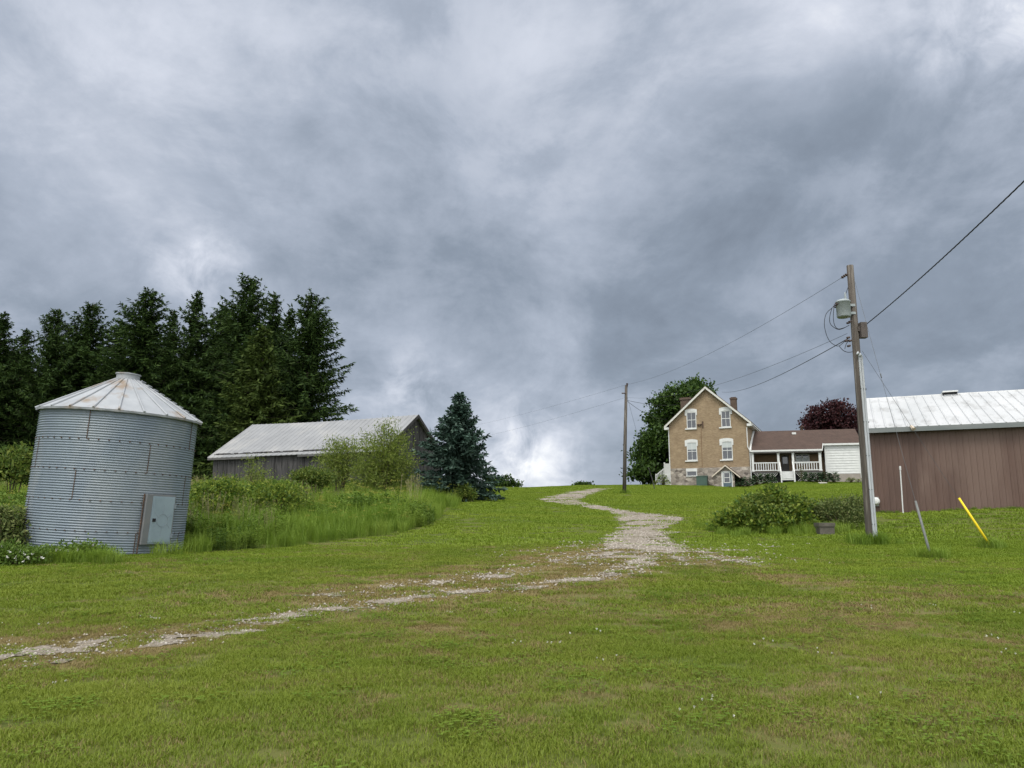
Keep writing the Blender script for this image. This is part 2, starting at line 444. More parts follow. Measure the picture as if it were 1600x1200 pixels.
# outlines traced on the ground: turned into ground coordinates once, then only those are used
DRIVE = ground_line([(925, 868), (938, 850), (950, 838), (962, 827), (968, 814), (957, 805), (940, 799), (907, 792), (875, 787.5), (850, 783), (836, 780.5),
                     (848, 776.5), (880, 770), (915, 765), (938, 762.5), (962, 762.5), (940, 767.5), (914, 776), (905, 782), (922, 787), (962, 795), (1015, 802), (1052, 806.5), (1068, 809),
                     (1070, 813), (1062, 818), (1054, 826), (1044, 838), (1046, 846), (1058, 856), (1062, 863), (1040, 864), (1010, 862), (980, 858), (950, 862)])
TRACK1 = ground_line([(-120, 1040), (0, 1027), (100, 1019), (200, 1004), (310, 990), (400, 975), (480, 958), (560, 945), (700, 928), (800, 919), (930, 905), (985, 888), (1020, 868)])
TRACK2 = ground_line([(540, 930), (640, 917), (720, 905), (800, 895), (900, 878), (960, 862)])
TRACK3 = ground_line([(1030, 845), (1075, 862), (1120, 874), (1180, 882)])
FAN = ground_at(1015, 862)
WEAR = ground_line([(1010, 870), (1150, 892), (1300, 912), (1450, 925), (1600, 935), (1750, 945)])
WEAR2 = ground_line([(700, 985), (900, 965), (1100, 960), (1300, 955)])


def drive_mask(x, y):
    j = np.where(y > 36, .42, .6); jx = (fbm(x, y, 1.3, 2.0) - .5) * j * 2; jy = (fbm(x, y, 1.3, 6.0) - .5) * j * 3
    return in_poly(x + jx, y + jy, DRIVE).astype(float)


def gravel(x, y):
    """how stony the ground is, 0..1"""
    d = drive_mask(x, y) * (.62 + .5 * fbm(x, y, 2.2, 5))
    near = np.clip((24 - y) / 5, 0, 1)
    d = np.where(y < 26, d * (.45 + .55 * (1 - near)), d)
    t1, f1 = poly_dist(x, y, TRACK1); t2, f2 = poly_dist(x, y, TRACK2); t3, f3 = poly_dist(x, y, TRACK3)
    w1 = .20 + .42 * f1
    d = np.maximum(d, np.exp(-(t1 / w1) ** 2) * (.38 + .40 * fbm(x, y, 1.1, 1)))
    d = np.maximum(d, np.exp(-(t1 / .9) ** 2) * .40 * fbm(x, y, .5, 2) / .5)
    d = np.maximum(d, np.exp(-(t2 / .8) ** 2) * .46 * fbm(x, y, 1.1, 3) / .5)
    d = np.maximum(d, np.exp(-(t3 / .5) ** 2) * .55 * fbm(x, y, 1.1, 4) / .5)
    d = np.maximum(d, .50 * np.exp(-(((x - FAN.x) / 4.2) ** 2 + ((y - FAN.y) / 4.0) ** 2)) * fbm(x, y, 1.4, 19) / .5)
    return d


def bare(x, y):
    """cells where the gravel shows"""
    return gravel(x, y) + (fbm(x, y, .45, 9, 4) - .5) * 1.2 + (vnoise(x, y, .13, 77) - .5) * .34 > .56


def dryness(x, y):
    """worn, yellowish turf, 0..1"""
    d1, _ = poly_dist(x, y, TRACK1); d2, _ = poly_dist(x, y, WEAR); d3, _ = poly_dist(x, y, WEAR2); d4, _ = poly_dist(x, y, TRACK2)
    v = .9 * np.exp(-(d1 / 1.7) ** 2); v = np.maximum(v, 1.0 * np.exp(-(d2 / 1.9) ** 2)); v = np.maximum(v, .75 * np.exp(-(d3 / 2.4) ** 2)); v = np.maximum(v, .9 * np.exp(-(d4 / 2.2) ** 2))
    return np.clip(v * (.55 + .9 * fbm(x, y, 1.8, 17)) + (fbm(x, y, 2.6, 21) - .43) * 1.5 * np.clip((30 - y) / 8, .25, 1), 0, 1)


def axis(a, b, st, lo, hi):
    c = list(np.arange(a, b + 1e-6, st)); s = st
    while c[-1] < hi: s *= 1.22; c.append(c[-1] + s)
    s = st; pre = []
    x = a
    while x > lo: s *= 1.22; x -= s; pre.append(x)
    return np.array(pre[::-1] + c)


def grid_faces(nx, ny):
    i = np.arange((nx - 1) * (ny - 1)); r = i // (nx - 1); c = i % (nx - 1); a = r * nx + c
    return np.stack([a, a + 1, a + nx + 1, a + nx], 1)


gx = axis(-46, 62, .36, -900, 900); gy = axis(1.5, 108, .36, -60, 1500)
GX, GY = np.meshgrid(gx, gy); GZ = g(GX.ravel(), GY.ravel())
gme = np_mesh('ground', np.stack([GX.ravel(), GY.ravel(), GZ], 1), grid_faces(len(gx), len(gy)), True)
_a = gme.attributes.new('dry', 'FLOAT', 'POINT'); _a.data.foreach_set('value', np.clip(dryness(GX.ravel(), GY.ravel()) * .8 + np.clip(gravel(GX.ravel(), GY.ravel()), 0, 1) * .6, 0, 1).astype(np.float32))


def ground_mat():
    m = M_('turf', (.080, .095, .022), .95, spec=.1, var=(.105, .115, .03), scale=1.9, var2=(.065, .09, .016), scale2=.13, detail=8, bump=.6, bscale=26, thr2=(.45, .62))
    nt = m.node_tree; N = nt.nodes; L = nt.links; b = N['Principled BSDF']
    src = b.inputs['Base Color'].links[0].from_socket
    at_ = N.new('ShaderNodeAttribute'); at_.attribute_name = 'dry'
    n = N.new('ShaderNodeTexNoise'); n.inputs['Scale'].default_value = 7; n.inputs['Detail'].default_value = 8; n.inputs['Roughness'].default_value = .7
    tc = N.new('ShaderNodeTexCoord'); L.new(tc.outputs['Object'], n.inputs['Vector'])
    mu = N.new('ShaderNodeMath'); mu.operation = 'MULTIPLY'; L.new(at_.outputs['Fac'], mu.inputs[0]); L.new(n.outputs[0], mu.inputs[1])
    k = N.new('ShaderNodeMapRange'); L.new(mu.outputs[0], k.inputs[0]); k.inputs[1].default_value = .08; k.inputs[2].default_value = .42
    x = N.new('ShaderNodeMixRGB'); L.new(k.outputs[0], x.inputs[0]); L.new(src, x.inputs[1]); x.inputs[2].default_value = (.16, .13, .06, 1)
    L.new(x.outputs[0], b.inputs['Base Color'])
    return m


ground = link('ground', gme, ground_mat())
tag(ground, 'rising mown grass hillside under the farm buildings', 'ground', kind='structure')

# gravel: the cells of a fine grid where stones show, laid a few millimetres over the turf
xs_ = np.zeros(0); ys_ = np.zeros(0); DF = np.zeros((0, 4), int)
for xa, xb, ya, yb_, sp in ((-20, 14, 5.2, 28, .075), (-10, 20, 28, 92, .13)):
    cx_ = np.arange(xa, xb, sp); cy_ = np.arange(ya, yb_ + sp * .5, sp)
    X2, Y2 = np.meshgrid(cx_, cy_); keep = bare(X2, Y2)
    _f = grid_faces(len(cx_), len(cy_)); kf = keep.ravel()[_f].sum(1) >= 3; _f = _f[kf]
    used = np.unique(_f); remap = np.zeros(X2.size, np.int64); remap[used] = np.arange(len(used)) + len(xs_)
    xs_ = np.concatenate([xs_, X2.ravel()[used]]); ys_ = np.concatenate([ys_, Y2.ravel()[used]]); DF = np.concatenate([DF, remap[_f]])
# the drive lies on the ground mesh itself: interpolate its own cells
def on_mesh(x, y):
    i = np.clip(np.searchsorted(gx, x) - 1, 0, len(gx) - 2); j = np.clip(np.searchsorted(gy, y) - 1, 0, len(gy) - 2)
    fx = (x - gx[i]) / (gx[i + 1] - gx[i]); fy = (y - gy[j]) / (gy[j + 1] - gy[j]); Z = GZ.reshape(len(gy), len(gx))
    return (Z[j, i] * (1 - fx) + Z[j, i + 1] * fx) * (1 - fy) + (Z[j + 1, i] * (1 - fx) + Z[j + 1, i + 1] * fx) * fy


dme = np_mesh('gravel_drive', np.stack([xs_, ys_, on_mesh(xs_, ys_) + .012], 1), DF, True)
gravel_m = M_('gravel', (.30, .26, .215), .95, spec=.15, var=(.18, .155, .125), scale=14, var2=(.15, .135, .09), scale2=.8, detail=9, bump=.9, bscale=40, thr2=(.5, .72))
drive = link('gravel_drive', dme, gravel_m)
tag(drive, 'pale gravel farm drive and worn track winding up the grass hill', 'gravel drive', kind='structure')

STONES = [source('stone', None or np_mesh('stone', np.array([[1, 0, 0], [-1, .2, 0], [0, 1, .1], [.1, -1, 0], [0, .1, .7], [.1, 0, -.6]]) * np.array([1, .8 - .1 * k, 1 - .15 * k]),
          np.array([[0, 2, 4], [2, 1, 4], [1, 3, 4], [3, 0, 4], [2, 0, 5], [1, 2, 5], [3, 1, 5], [0, 3, 5]])), M_('stone', c, .9, var=tuple(v * .7 for v in c), scale=3))
          for k, c in enumerate([(.40, .36, .31), (.32, .28, .23), (.45, .415, .37), (.25, .22, .185)])]
_r = np.random.RandomState(3)
n = 420000; _y = 5.5 + (_r.rand(n) ** 1.5) * 60; _x = (_r.rand(n) - .5) * 2 * np.minimum(_y * .85 + 2, 22)
gv = gravel(_x, _y); ok = gv * (.62 + .38 * bare(_x, _y)) > (_r.rand(n) * .9 + .07) * np.where(_y > 26, 1.5, 1)
_x, _y = _x[ok], _y[ok]
st = scatter('gravel_stones', np.stack([_x, _y, on_mesh(_x, _y) + .012], 1), _r.rand(len(_x)) * 6.28, (.013 + .030 * _r.rand(len(_x)) ** 2.5) * np.clip(_y / 14, .8, 1.4), STONES, 1)
tag(st, 'loose pale stones on the gravel drive and track', 'gravel', kind='stuff')

# ------------------------------------------------------------------ grass
def blades(n, rad, h, w, seed, lean=.5, curl=.4, square=True, hvar=.5):
    """grass blades of two quads each, rooted within rad"""
    r = np.random.RandomState(seed)
    if square: p = (r.rand(n, 2) - .5) * 2 * rad
    else:
        a = r.rand(n) * 6.283; q = np.sqrt(r.rand(n)) * rad; p = np.stack([np.cos(a) * q, np.sin(a) * q], 1)
    az = r.rand(n) * 6.283; H = h * (1 - hvar + hvar * r.rand(n)); d = np.stack([np.cos(az), np.sin(az)], 1); s = np.stack([-d[:, 1], d[:, 0]], 1)
    l1 = lean * r.rand(n)[:, None] * H[:, None] * .5; l2 = l1 * 2 + curl * r.rand(n)[:, None] * H[:, None]
    W = (w * (.6 + .8 * r.rand(n)))[:, None]
    z0 = np.full(n, -.02); z1 = H * .55; z2 = H * (1 - .25 * r.rand(n))

    def V(c, off, z): return np.concatenate([c + off, z[:, None]], 1)
    b0, b1 = V(p, -s * W / 2, z0), V(p, s * W / 2, z0); m0, m1 = V(p + d * l1, -s * W * .45, z1), V(p + d * l1, s * W * .45, z1); t0, t1 = V(p + d * l2, -s * W * .06, z2), V(p + d * l2, s * W * .06, z2)
    Vv = np.stack([b0, b1, m0, m1, t0, t1], 1).reshape(-1, 3); o = np.arange(n)[:, None] * 6
    return Vv, np.concatenate([o + np.array([[0, 1, 3, 2]]), o + np.array([[2, 3, 5, 4]])], 0)


def leaf_quads(P, D, U, L, W, fold=.15):
    """diamond leaves: base P, direction D, side U"""
    L = np.broadcast_to(np.asarray(L, float), (len(P),))[:, None]; W = np.broadcast_to(np.asarray(W, float), (len(P),))[:, None]
    n = np.cross(D, U)
    return np.stack([P, P + D * L * .45 + U * W * .5 + n * L * fold, P + D * L, P + D * L * .45 - U * W * .5 + n * L * fold], 1)


def unit(v):
    return v / (np.linalg.norm(v, axis=-1, keepdims=True) + 1e-9)


def rand_leaves(P, r, L, W, up=.3, out=None):
    n = len(P); D = unit(r.randn(n, 3) + (0 if out is None else out) + np.array([0, 0, up])); U = unit(np.cross(D, r.randn(n, 3)))
    return leaf_quads(P, D, U, L * (.6 + .8 * r.rand(n)), W * (.6 + .8 * r.rand(n)))


G_LUSH = leaf_mat('grass_lush', [(.112, .168, .015), (.152, .208, .019), (.198, .245, .028), (.26, .29, .046)], .35, loc_var=.35)
G_DRY = leaf_mat('grass_dry', [(.150, .135, .034), (.205, .165, .058), (.26, .20, .09), (.32, .25, .13)], .25, loc_var=.5)
G_CLOVER = leaf_mat('clover', [(.085, .15, .016), (.115, .18, .020), (.15, .21, .028)], .25, loc_var=.6)
G_LAWN = leaf_mat('lawn_far', [(.118, .190, .014), (.155, .228, .018), (.195, .260, .024), (.25, .295, .036)], .35, loc_var=1.0, loc_stretch=(.05, .42, .1))


def tuft(name, mat, **k):
    return source(name, np_mesh(name, *blades(**k)), mat)


T_near = [tuft('tuft', G_LUSH, n=170, rad=.16, h=.046, w=.0042, seed=10 + i, lean=1.0, curl=.8) for i in range(4)]
T_neard = [tuft('dry_tuft', G_DRY, n=120, rad=.16, h=.036, w=.004, seed=20 + i, lean=1.3, curl=1.1) for i in range(3)]
T_mid = [tuft('mid_tuft', G_LUSH, n=150, rad=.26, h=.05, w=.008, seed=30 + i, lean=1.0, curl=.8) for i in range(3)]
T_midd = [tuft('mid_dry_tuft', G_DRY, n=110, rad=.26, h=.04, w=.008, seed=40 + i, lean=1.2, curl=1.0) for i in range(3)]
T_midv = [tuft('mid_lawn_tuft', G_LAWN, n=150, rad=.26, h=.05, w=.008, seed=35 + i, lean=1.0, curl=.8) for i in range(3)]
VIVID = ground_line([(-300, 925), (0, 902), (300, 884), (600, 862), (850, 846), (960, 850), (1060, 872), (1150, 890), (1300, 910), (1450, 924), (1600, 934), (1900, 950)])
T_far = [tuft('far_tuft', G_LAWN, n=130, rad=.46, h=.05, w=.022, seed=50 + i, lean=1.0, curl=.8) for i in range(3)]


def clover_patch(seed):
    r = np.random.RandomState(seed); n = 34; a = r.rand(n) * 6.28; q = np.sqrt(r.rand(n)) * .26; c = np.stack([np.cos(a) * q, np.sin(a) * q, .025 + .03 * r.rand(n)], 1); Q = []
    for k in range(3):
        b = r.rand(n) * .5 + k * 2.09; D = unit(np.stack([np.cos(b), np.sin(b), .25 + 0 * b], 1)); U = unit(np.cross(D, np.array([[0, 0, 1.]]))); Q.append(leaf_quads(c, D, U, .022, .022, -.05))
    return np.concatenate(Q)


T_clover = [source('clover', quad_mesh('clover', clover_patch(i)), G_CLOVER) for i in range(3)]


def flower_heads(seed):
    r = np.random.RandomState(seed); n = 3; P = np.concatenate([(r.rand(n, 2) - .5) * .5, .05 + .03 * r.rand(n, 1)], 1)
    return np.concatenate([rand_leaves(np.repeat(P, 9, 0), r, .011, .007, .4)])


T_flower = [source('clover_flower', quad_mesh('clover_flower', flower_heads(i)), leaf_mat('clover_flower', [(.55, .55, .45), (.7, .7, .62)], .2)) for i in range(2)]


# where the tall weeds stand (ground coordinates): front edge traced, back edge at the barn and the trees
WEEDS = ground_line([(288, 864), (330, 862), (400, 859), (460, 854), (520, 847), (580, 840), (630, 833), (668, 825), (690, 812), (706, 798), (722, 783), (733, 774)]) + \
    [(-3.9, 50.5), (-5.5, 54), (-7.5, 62), (-4, 66), (-5, 90), (-90, 90), (-90, 31), (-26, 24)] + [(-13.6, 24.2), (-9.0, 25.0)]
WEEDS = [(float(a), float(b)) for a, b in WEEDS]


def weedy(x, y):
    j = (fbm(x, y, 1.5, 31) - .5) * 1.3
    return in_poly(x + j * .6, y + j, WEEDS)


KEEP_OFF = []            # (test) functions of ground that carries a building


def lawn_points(y0, y1, dens, seed, pad=6.5):
    r = np.random.RandomState(seed); k = .74
    n = int(dens * (k * (y1**2 - y0**2) + 2 * pad * (y1 - y0)))
    u = r.rand(n); y = np.sqrt(y0**2 + u * (y1**2 - y0**2)); x = (r.rand(n) - .5) * 2 * (k * y + pad)
    ok = ~weedy(x, y)
    for f in KEEP_OFF: ok &= ~f(x, y)
    return x[ok], y[ok], r


def plant_lawn():
    groups = {'a': ([], [], []), 'bv': ([], [], []), 'ad': ([], [], []), 'b': ([], [], []), 'bd': ([], [], []), 'c': ([], [], []), 'cl': ([], [], []), 'fl': ([], [], [])}

    def put(k, x, y, s):
        groups[k][0].append(x); groups[k][1].append(y); groups[k][2].append(s)
    for y0, y1, dens, kg, kd, seed in ((3.6, 11.5, 52, 'a', 'ad', 1), (11.5, 25, 20, 'b', 'bd', 2), (25, 98, 6.0, 'c', 'bd', 3)):
        x, y, r = lawn_points(y0, y1, dens, seed)
        dr = dryness(x, y); b = bare(x, y); gv = gravel(x, y)
        u = r.rand(len(x)); ok = ~(b & (u > .06)) & ~((gv > .25) & (u > .75))
        x, y, dr, u = x[ok], y[ok], dr[ok], r.rand(ok.sum())
        isd = u < dr * .85
        if kg == 'c': isd &= (y < 34)
        s = .75 + .5 * fbm(x, y, 1.2, 41) * 1.2
        if kg == 'b':                               # the well kept lawn begins beyond the worn strip
            vv = np.interp(x, [p[0] for p in VIVID], [p[1] for p in VIVID]); iv = (r.rand(len(x)) < np.clip((y - vv) / 2.2 + .5 + (fbm(x, y, 1.5, 23) - .5), 0, 1)) & ~isd
            put('bv', x[iv], y[iv], s[iv]); k = ~iv; x, y, s, isd = x[k], y[k], s[k], isd[k]
        put(kg, x[~isd], y[~isd], s[~isd]); put(kd, x[isd], y[isd], s[isd] * .9)
    x, y, r = lawn_points(3.6, 20, 4, 7)
    ok = (r.rand(len(x)) < .25 + 1.2 * (fbm(x, y, 1.7, 51) > .58)) & ~bare(x, y); put('cl', x[ok], y[ok], .8 + .5 * r.rand(ok.sum()))
    x, y, r = lawn_points(3.6, 12, .9, 8); ok = (fbm(x, y, 2.2, 51) > .53); put('fl', x[ok], y[ok], .8 + .6 * r.rand(ok.sum()))
    for k, src, nm, lb in (('a', T_near, 'mown_grass', 'short green grass of the near lawn'), ('ad', T_neard, 'dry_grass', 'short yellowish worn grass beside the gravel track'),
                           ('b', T_mid, 'mown_grass', 'short green grass of the lawn in the middle distance'), ('bv', T_midv, 'mown_grass', 'fresh green mown lawn from the grain bin across to the utility pole'), ('bd', T_midd, 'dry_grass', 'worn olive grass where the track meets the drive'),
                           ('c', T_far, 'mown_grass', 'bright mown grass on the slope up to the house'), ('cl', T_clover, 'clover', 'clover leaves growing through the near lawn'), ('fl', T_flower, 'clover_flowers', 'white clover flowers dotted over the near lawn')):
        x, y, s = (np.concatenate(v) for v in groups[k]); r = np.random.RandomState(len(x))
        tag(scatter(nm, np.stack([x, y, on_mesh(x, y)], 1), r.rand(len(x)) * 6.28, s, src, 2), lb, 'grass' if k[0] in 'ab' or k == 'c' else 'clover', kind='stuff')
# ------------------------------------------------------------------ shared building materials
WHITE = M_('white_paint', (.60, .61, .60), .55, var=(.53, .54, .53), scale=2.5)
OFFWHITE = M_('old_white_paint', (.54, .54, .50), .65, var=(.44, .44, .40), scale=2.0, thr=(.5, .75))
GLASS = M_('window_glass', (.05, .055, .065), .06, spec=.9)
BLIND = M_('pale_blind', (.42, .45, .45), .5)
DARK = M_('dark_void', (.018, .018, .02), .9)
GALV = M_('galvanised_wall', (.20, .24, .275), .55, metal=.2, spec=.35, var=(.17, .205, .245), scale=1.2, var2=(.235, .265, .29), scale2=.5, stretch=(1, 1, .5))
GALV_ROOF = M_('galvanised_roof', (.33, .345, .365), .55, metal=.1, spec=.3, var=(.27, .285, .305), scale=1.6, var2=(.22, .175, .135), scale2=1.05, thr2=(.54, .66))
RUST = M_('rust', (.060, .044, .036), .9, var=(.10, .062, .042), scale=9)
GREYWOOD = M_('weathered_wood', (.038, .037, .037), .9, var=(.080, .077, .077), scale=2.2, stretch=(6, 6, .35), var2=(.020, .019, .019), scale2=1.0, detail=8, bump=.5)
SHEETROOF = M_('weathered_sheet_roof', (.255, .26, .27), .75, metal=.0, spec=.15, var=(.215, .22, .23), scale=.9, var2=(.285, .285, .285), scale2=.35, detail=7)
WOOD = M_('pole_wood', (.085, .075, .065), .9, var=(.06, .05, .042), scale=3, stretch=(7, 7, .3), var2=(.16, .145, .125), scale2=2, detail=8, bump=.4)


# ------------------------------------------------------------------ grain bin
def build_bin():
    D0 = 22.4; base = at(162, 856, D0); base.z = gz(base.x, base.y) - .02
    Rb = 2.07; H = 3.90
    root = thing('grain_bin', 'leaning corrugated steel grain bin with white cone roof', 'grain bin', base)
    yaw = math.atan2(-base.y, -base.x)                    # towards the camera
    root.rotation_euler = (R(.3), R(3.2), 0)
    # corrugated wall
    nz, na, pitch = 57 * 6, 144, .0676
    z = np.linspace(-.25, H, nz); r = Rb + .014 * np.sin(2 * np.pi * z / pitch)
    dent = lambda a, zz: .012 * np.sin(3 * a + 1) * np.sin(zz * 1.3)
    A = np.linspace(0, 2 * np.pi, na, endpoint=False); AA, ZZ = np.meshgrid(A, z); RR = r[:, None] + dent(AA, ZZ)
    V = np.stack([RR * np.cos(AA), RR * np.sin(AA), ZZ], 2).reshape(-1, 3)
    i = np.arange((nz - 1) * na); rr = i // na; c = i % na
    F = np.stack([rr * na + c, rr * na + (c + 1) % na, (rr + 1) * na + (c + 1) % na, (rr + 1) * na + c], 1)
    part('wall', np_mesh('wall', V, F, True), GALV, root)
    # ring seams with bolts, upright lap seams
    ring = [.80 * k - .18 for k in range(1, 5)]
    bm = MB()
    for q, zr in enumerate(ring):
        for k in range(52):
            a = 2 * math.pi * k / 52; e = Vector((math.cos(a), math.sin(a), 0)); t = Vector((-e.y, e.x, 0)); p = e * (Rb + .006) + Vector((0, 0, zr)); s = .016
            bm.hexa([p - t * s - Vector((0, 0, s)), p + t * s - Vector((0, 0, s)), p + t * s - Vector((0, 0, s)) + e * .02, p - t * s - Vector((0, 0, s)) + e * .02,
                     p - t * s + Vector((0, 0, s)), p + t * s + Vector((0, 0, s)), p + t * s + Vector((0, 0, s)) + e * .02, p - t * s + Vector((0, 0, s)) + e * .02])
    b = part('bolts', bm, RUST, root); b['kind'] = 'stuff'
    for q, (zr, offs) in enumerate([(3.82, (-22, 62, 140)), (3.02, (-68, 22, 110)), (2.22, (-26, 62, 150)), (1.42, (-70, 110)), (.62, (-66, 20, 62))]):
        for o in offs:
            a = yaw + R(o); e = Vector((math.cos(a), math.sin(a), 0)); t = Vector((-e.y, e.x, 0)); sm = MB()
            z1 = zr - .02; z0 = max(zr - .80, -.2)
            n = 28; pts = []                                        # a rusty lap edge, wider at each bolt
            for k in range(n + 1):
                zz = z0 + (z1 - z0) * k / n; s = .013 if k % 2 else .005
                for u, d in ((-1, .006), (-1, .018), (1, .018), (1, .006)): pts.append(e * (Rb + d) + t * u * s + Vector((0, 0, zz)))
            sm.add(pts, [(k * 4 + j, k * 4 + (j + 1) % 4, k * 4 + 4 + (j + 1) % 4, k * 4 + 4 + j) for k in range(n) for j in range(4)] + [(3, 2, 1, 0), (n * 4, n * 4 + 1, n * 4 + 2, n * 4 + 3)])
            part('seam', sm, RUST, root)
    # cone roof of ribbed sheets
    n = 22; rf = MB(); re_, rt = Rb + .12, .30; ze, zt = H - .05, H + 1.06
    for k in range(n):
        a0, a1 = 2 * math.pi * k / n, 2 * math.pi * (k + 1) / n
        P = lambda rad, a, zz: (rad * math.cos(a), rad * math.sin(a), zz)
        am = (a0 + a1) / 2
        rf.add([P(re_, a0, ze), P(re_ * .993, am, ze - .008), P(re_, a1, ze), P(rt, a1, zt), P(rt * .99, am, zt), P(rt, a0, zt)], [(0, 1, 4, 5), (1, 2, 3, 4)])
        rf.add([P(re_, a0, ze), P(re_, a1, ze), P(re_ - .01, a1, ze - .06), P(re_ - .01, a0, ze - .06)], [(3, 2, 1, 0)])
    roof = part('roof', rf, GALV_ROOF, root)
    for k in range(n):
        a = 2 * math.pi * k / n; e = Vector((math.cos(a), math.sin(a), 0)); p0 = e * (re_ + .01) + Vector((0, 0, ze)); p1 = e * rt + Vector((0, 0, zt))
        rb = MB().tube([p0 + Vector((0, 0, .01)), (p0 + p1) / 2 + Vector((0, 0, .012)), p1 + Vector((0, 0, .01))], [.030, .026, .018], 6); part('rib', rb, GALV_ROOF, roof)
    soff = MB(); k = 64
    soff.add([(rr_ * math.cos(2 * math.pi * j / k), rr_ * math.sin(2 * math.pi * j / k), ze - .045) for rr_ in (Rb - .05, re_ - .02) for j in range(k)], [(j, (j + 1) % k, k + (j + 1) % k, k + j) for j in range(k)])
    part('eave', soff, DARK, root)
    lad = MB(); al = yaw + R(72)                                   # roof ladder rungs up the far right slope
    for k in range(9):
        f = .12 + .8 * k / 8; rad = re_ + (rt - re_) * f; zz = ze + (zt - ze) * f + .06; e = Vector((math.cos(al), math.sin(al), 0)); t = Vector((-e.y, e.x, 0))
        lad.tube([e * rad + t * -.2 + Vector((0, 0, zz)), e * rad + t * .2 + Vector((0, 0, zz))], .018, 5)
    part('roof_ladder', lad, GALV_ROOF, root)
    part('cap', MB().lathe([(.30, zt - .06), (.315, zt - .06), (.315, zt + .13), (.345, zt + .14), (.345, zt + .17), (.05, zt + .215), (.001, zt + .215)], 28), GALV_ROOF, root)
    # door
    ad = yaw + R(36); dm = Matrix.Rotation(ad + math.pi / 2, 4, 'Z')   # local -y points outwards
    d0 = -(Rb + .075)
    bw, z0, z1 = .40, .34, 1.62
    door = part('door', MB(dm).box(-bw + .09, bw, d0 - .03, d0, z0, z1).box(-bw + .12, bw - .03, d0 - .042, d0 - .03, z0 + .04, z1 - .04), M_('galvanised_door', (.27, .335, .375), .5, metal=.15, var=(.23, .29, .33), scale=2), root)
    part('door_frame', MB(dm).box(-bw - .10, -bw + .085, d0 - .015, d0 + .25, z0 - .02, z1 + .04).box(-bw + .085, bw + .05, d0 + .003, d0 + .25, z0 - .03, z1 + .05), M_('galvanised_frame', (.17, .18, .19), .5, metal=.2, var=(.2, .2, .2), scale=3), root)
    hw = MB(dm)
    for k in range(28): hw.tube([(.05 + .17 * math.cos(k * .2244), d0 - .045, .97 + .17 * math.sin(k * .2244)), (.05 + .17 * math.cos(k * .2244 + .2244), d0 - .045, .97 + .17 * math.sin(k * .2244 + .2244))], .005, 5)
    for k in range(6):
        a = k * 1.047 + .5; hw.tube([(.05 + .19 * math.cos(a), d0 - .043, .97 + .19 * math.sin(a)), (.05 + .32 * math.cos(a), d0 - .043, .97 + .42 * math.sin(a))], .004, 5)
    part('embossing', hw, GALV, door)
    part('handle', MB(dm).box(-.27, -.17, d0 - .06, d0 - .04, .93, 1.02), DARK, door)
    part('hinge', MB(dm).box(bw - .03, bw + .045, d0 - .055, d0 - .02, .5, .62), GALV, door); part('hinge', MB(dm).box(bw - .03, bw + .045, d0 - .055, d0 - .02, 1.30, 1.42), GALV, door)
    sm = MB(dm)
    n = 44; pts = []
    for k in range(n + 1):
        s = .013 if k % 2 else .005
        for u, yy in ((-1, d0 + .085), (1, d0 + .085), (1, d0 + .05), (-1, d0 + .05)): pts.append((-bw - .13 + u * s, yy, -.18 + k * .042))
    sm.add(pts, [(k * 4 + j, k * 4 + (j + 1) % 4, k * 4 + 4 + (j + 1) % 4, k * 4 + 4 + j) for k in range(n) for j in range(4)] + [(3, 2, 1, 0), (n * 4, n * 4 + 1, n * 4 + 2, n * 4 + 3)])
    part('seam', sm, RUST, root)
    KEEP_OFF.append(lambda x, y, b=base: np.hypot(x - b.x, y - b.y) < Rb - .05)
    return root


build_bin()


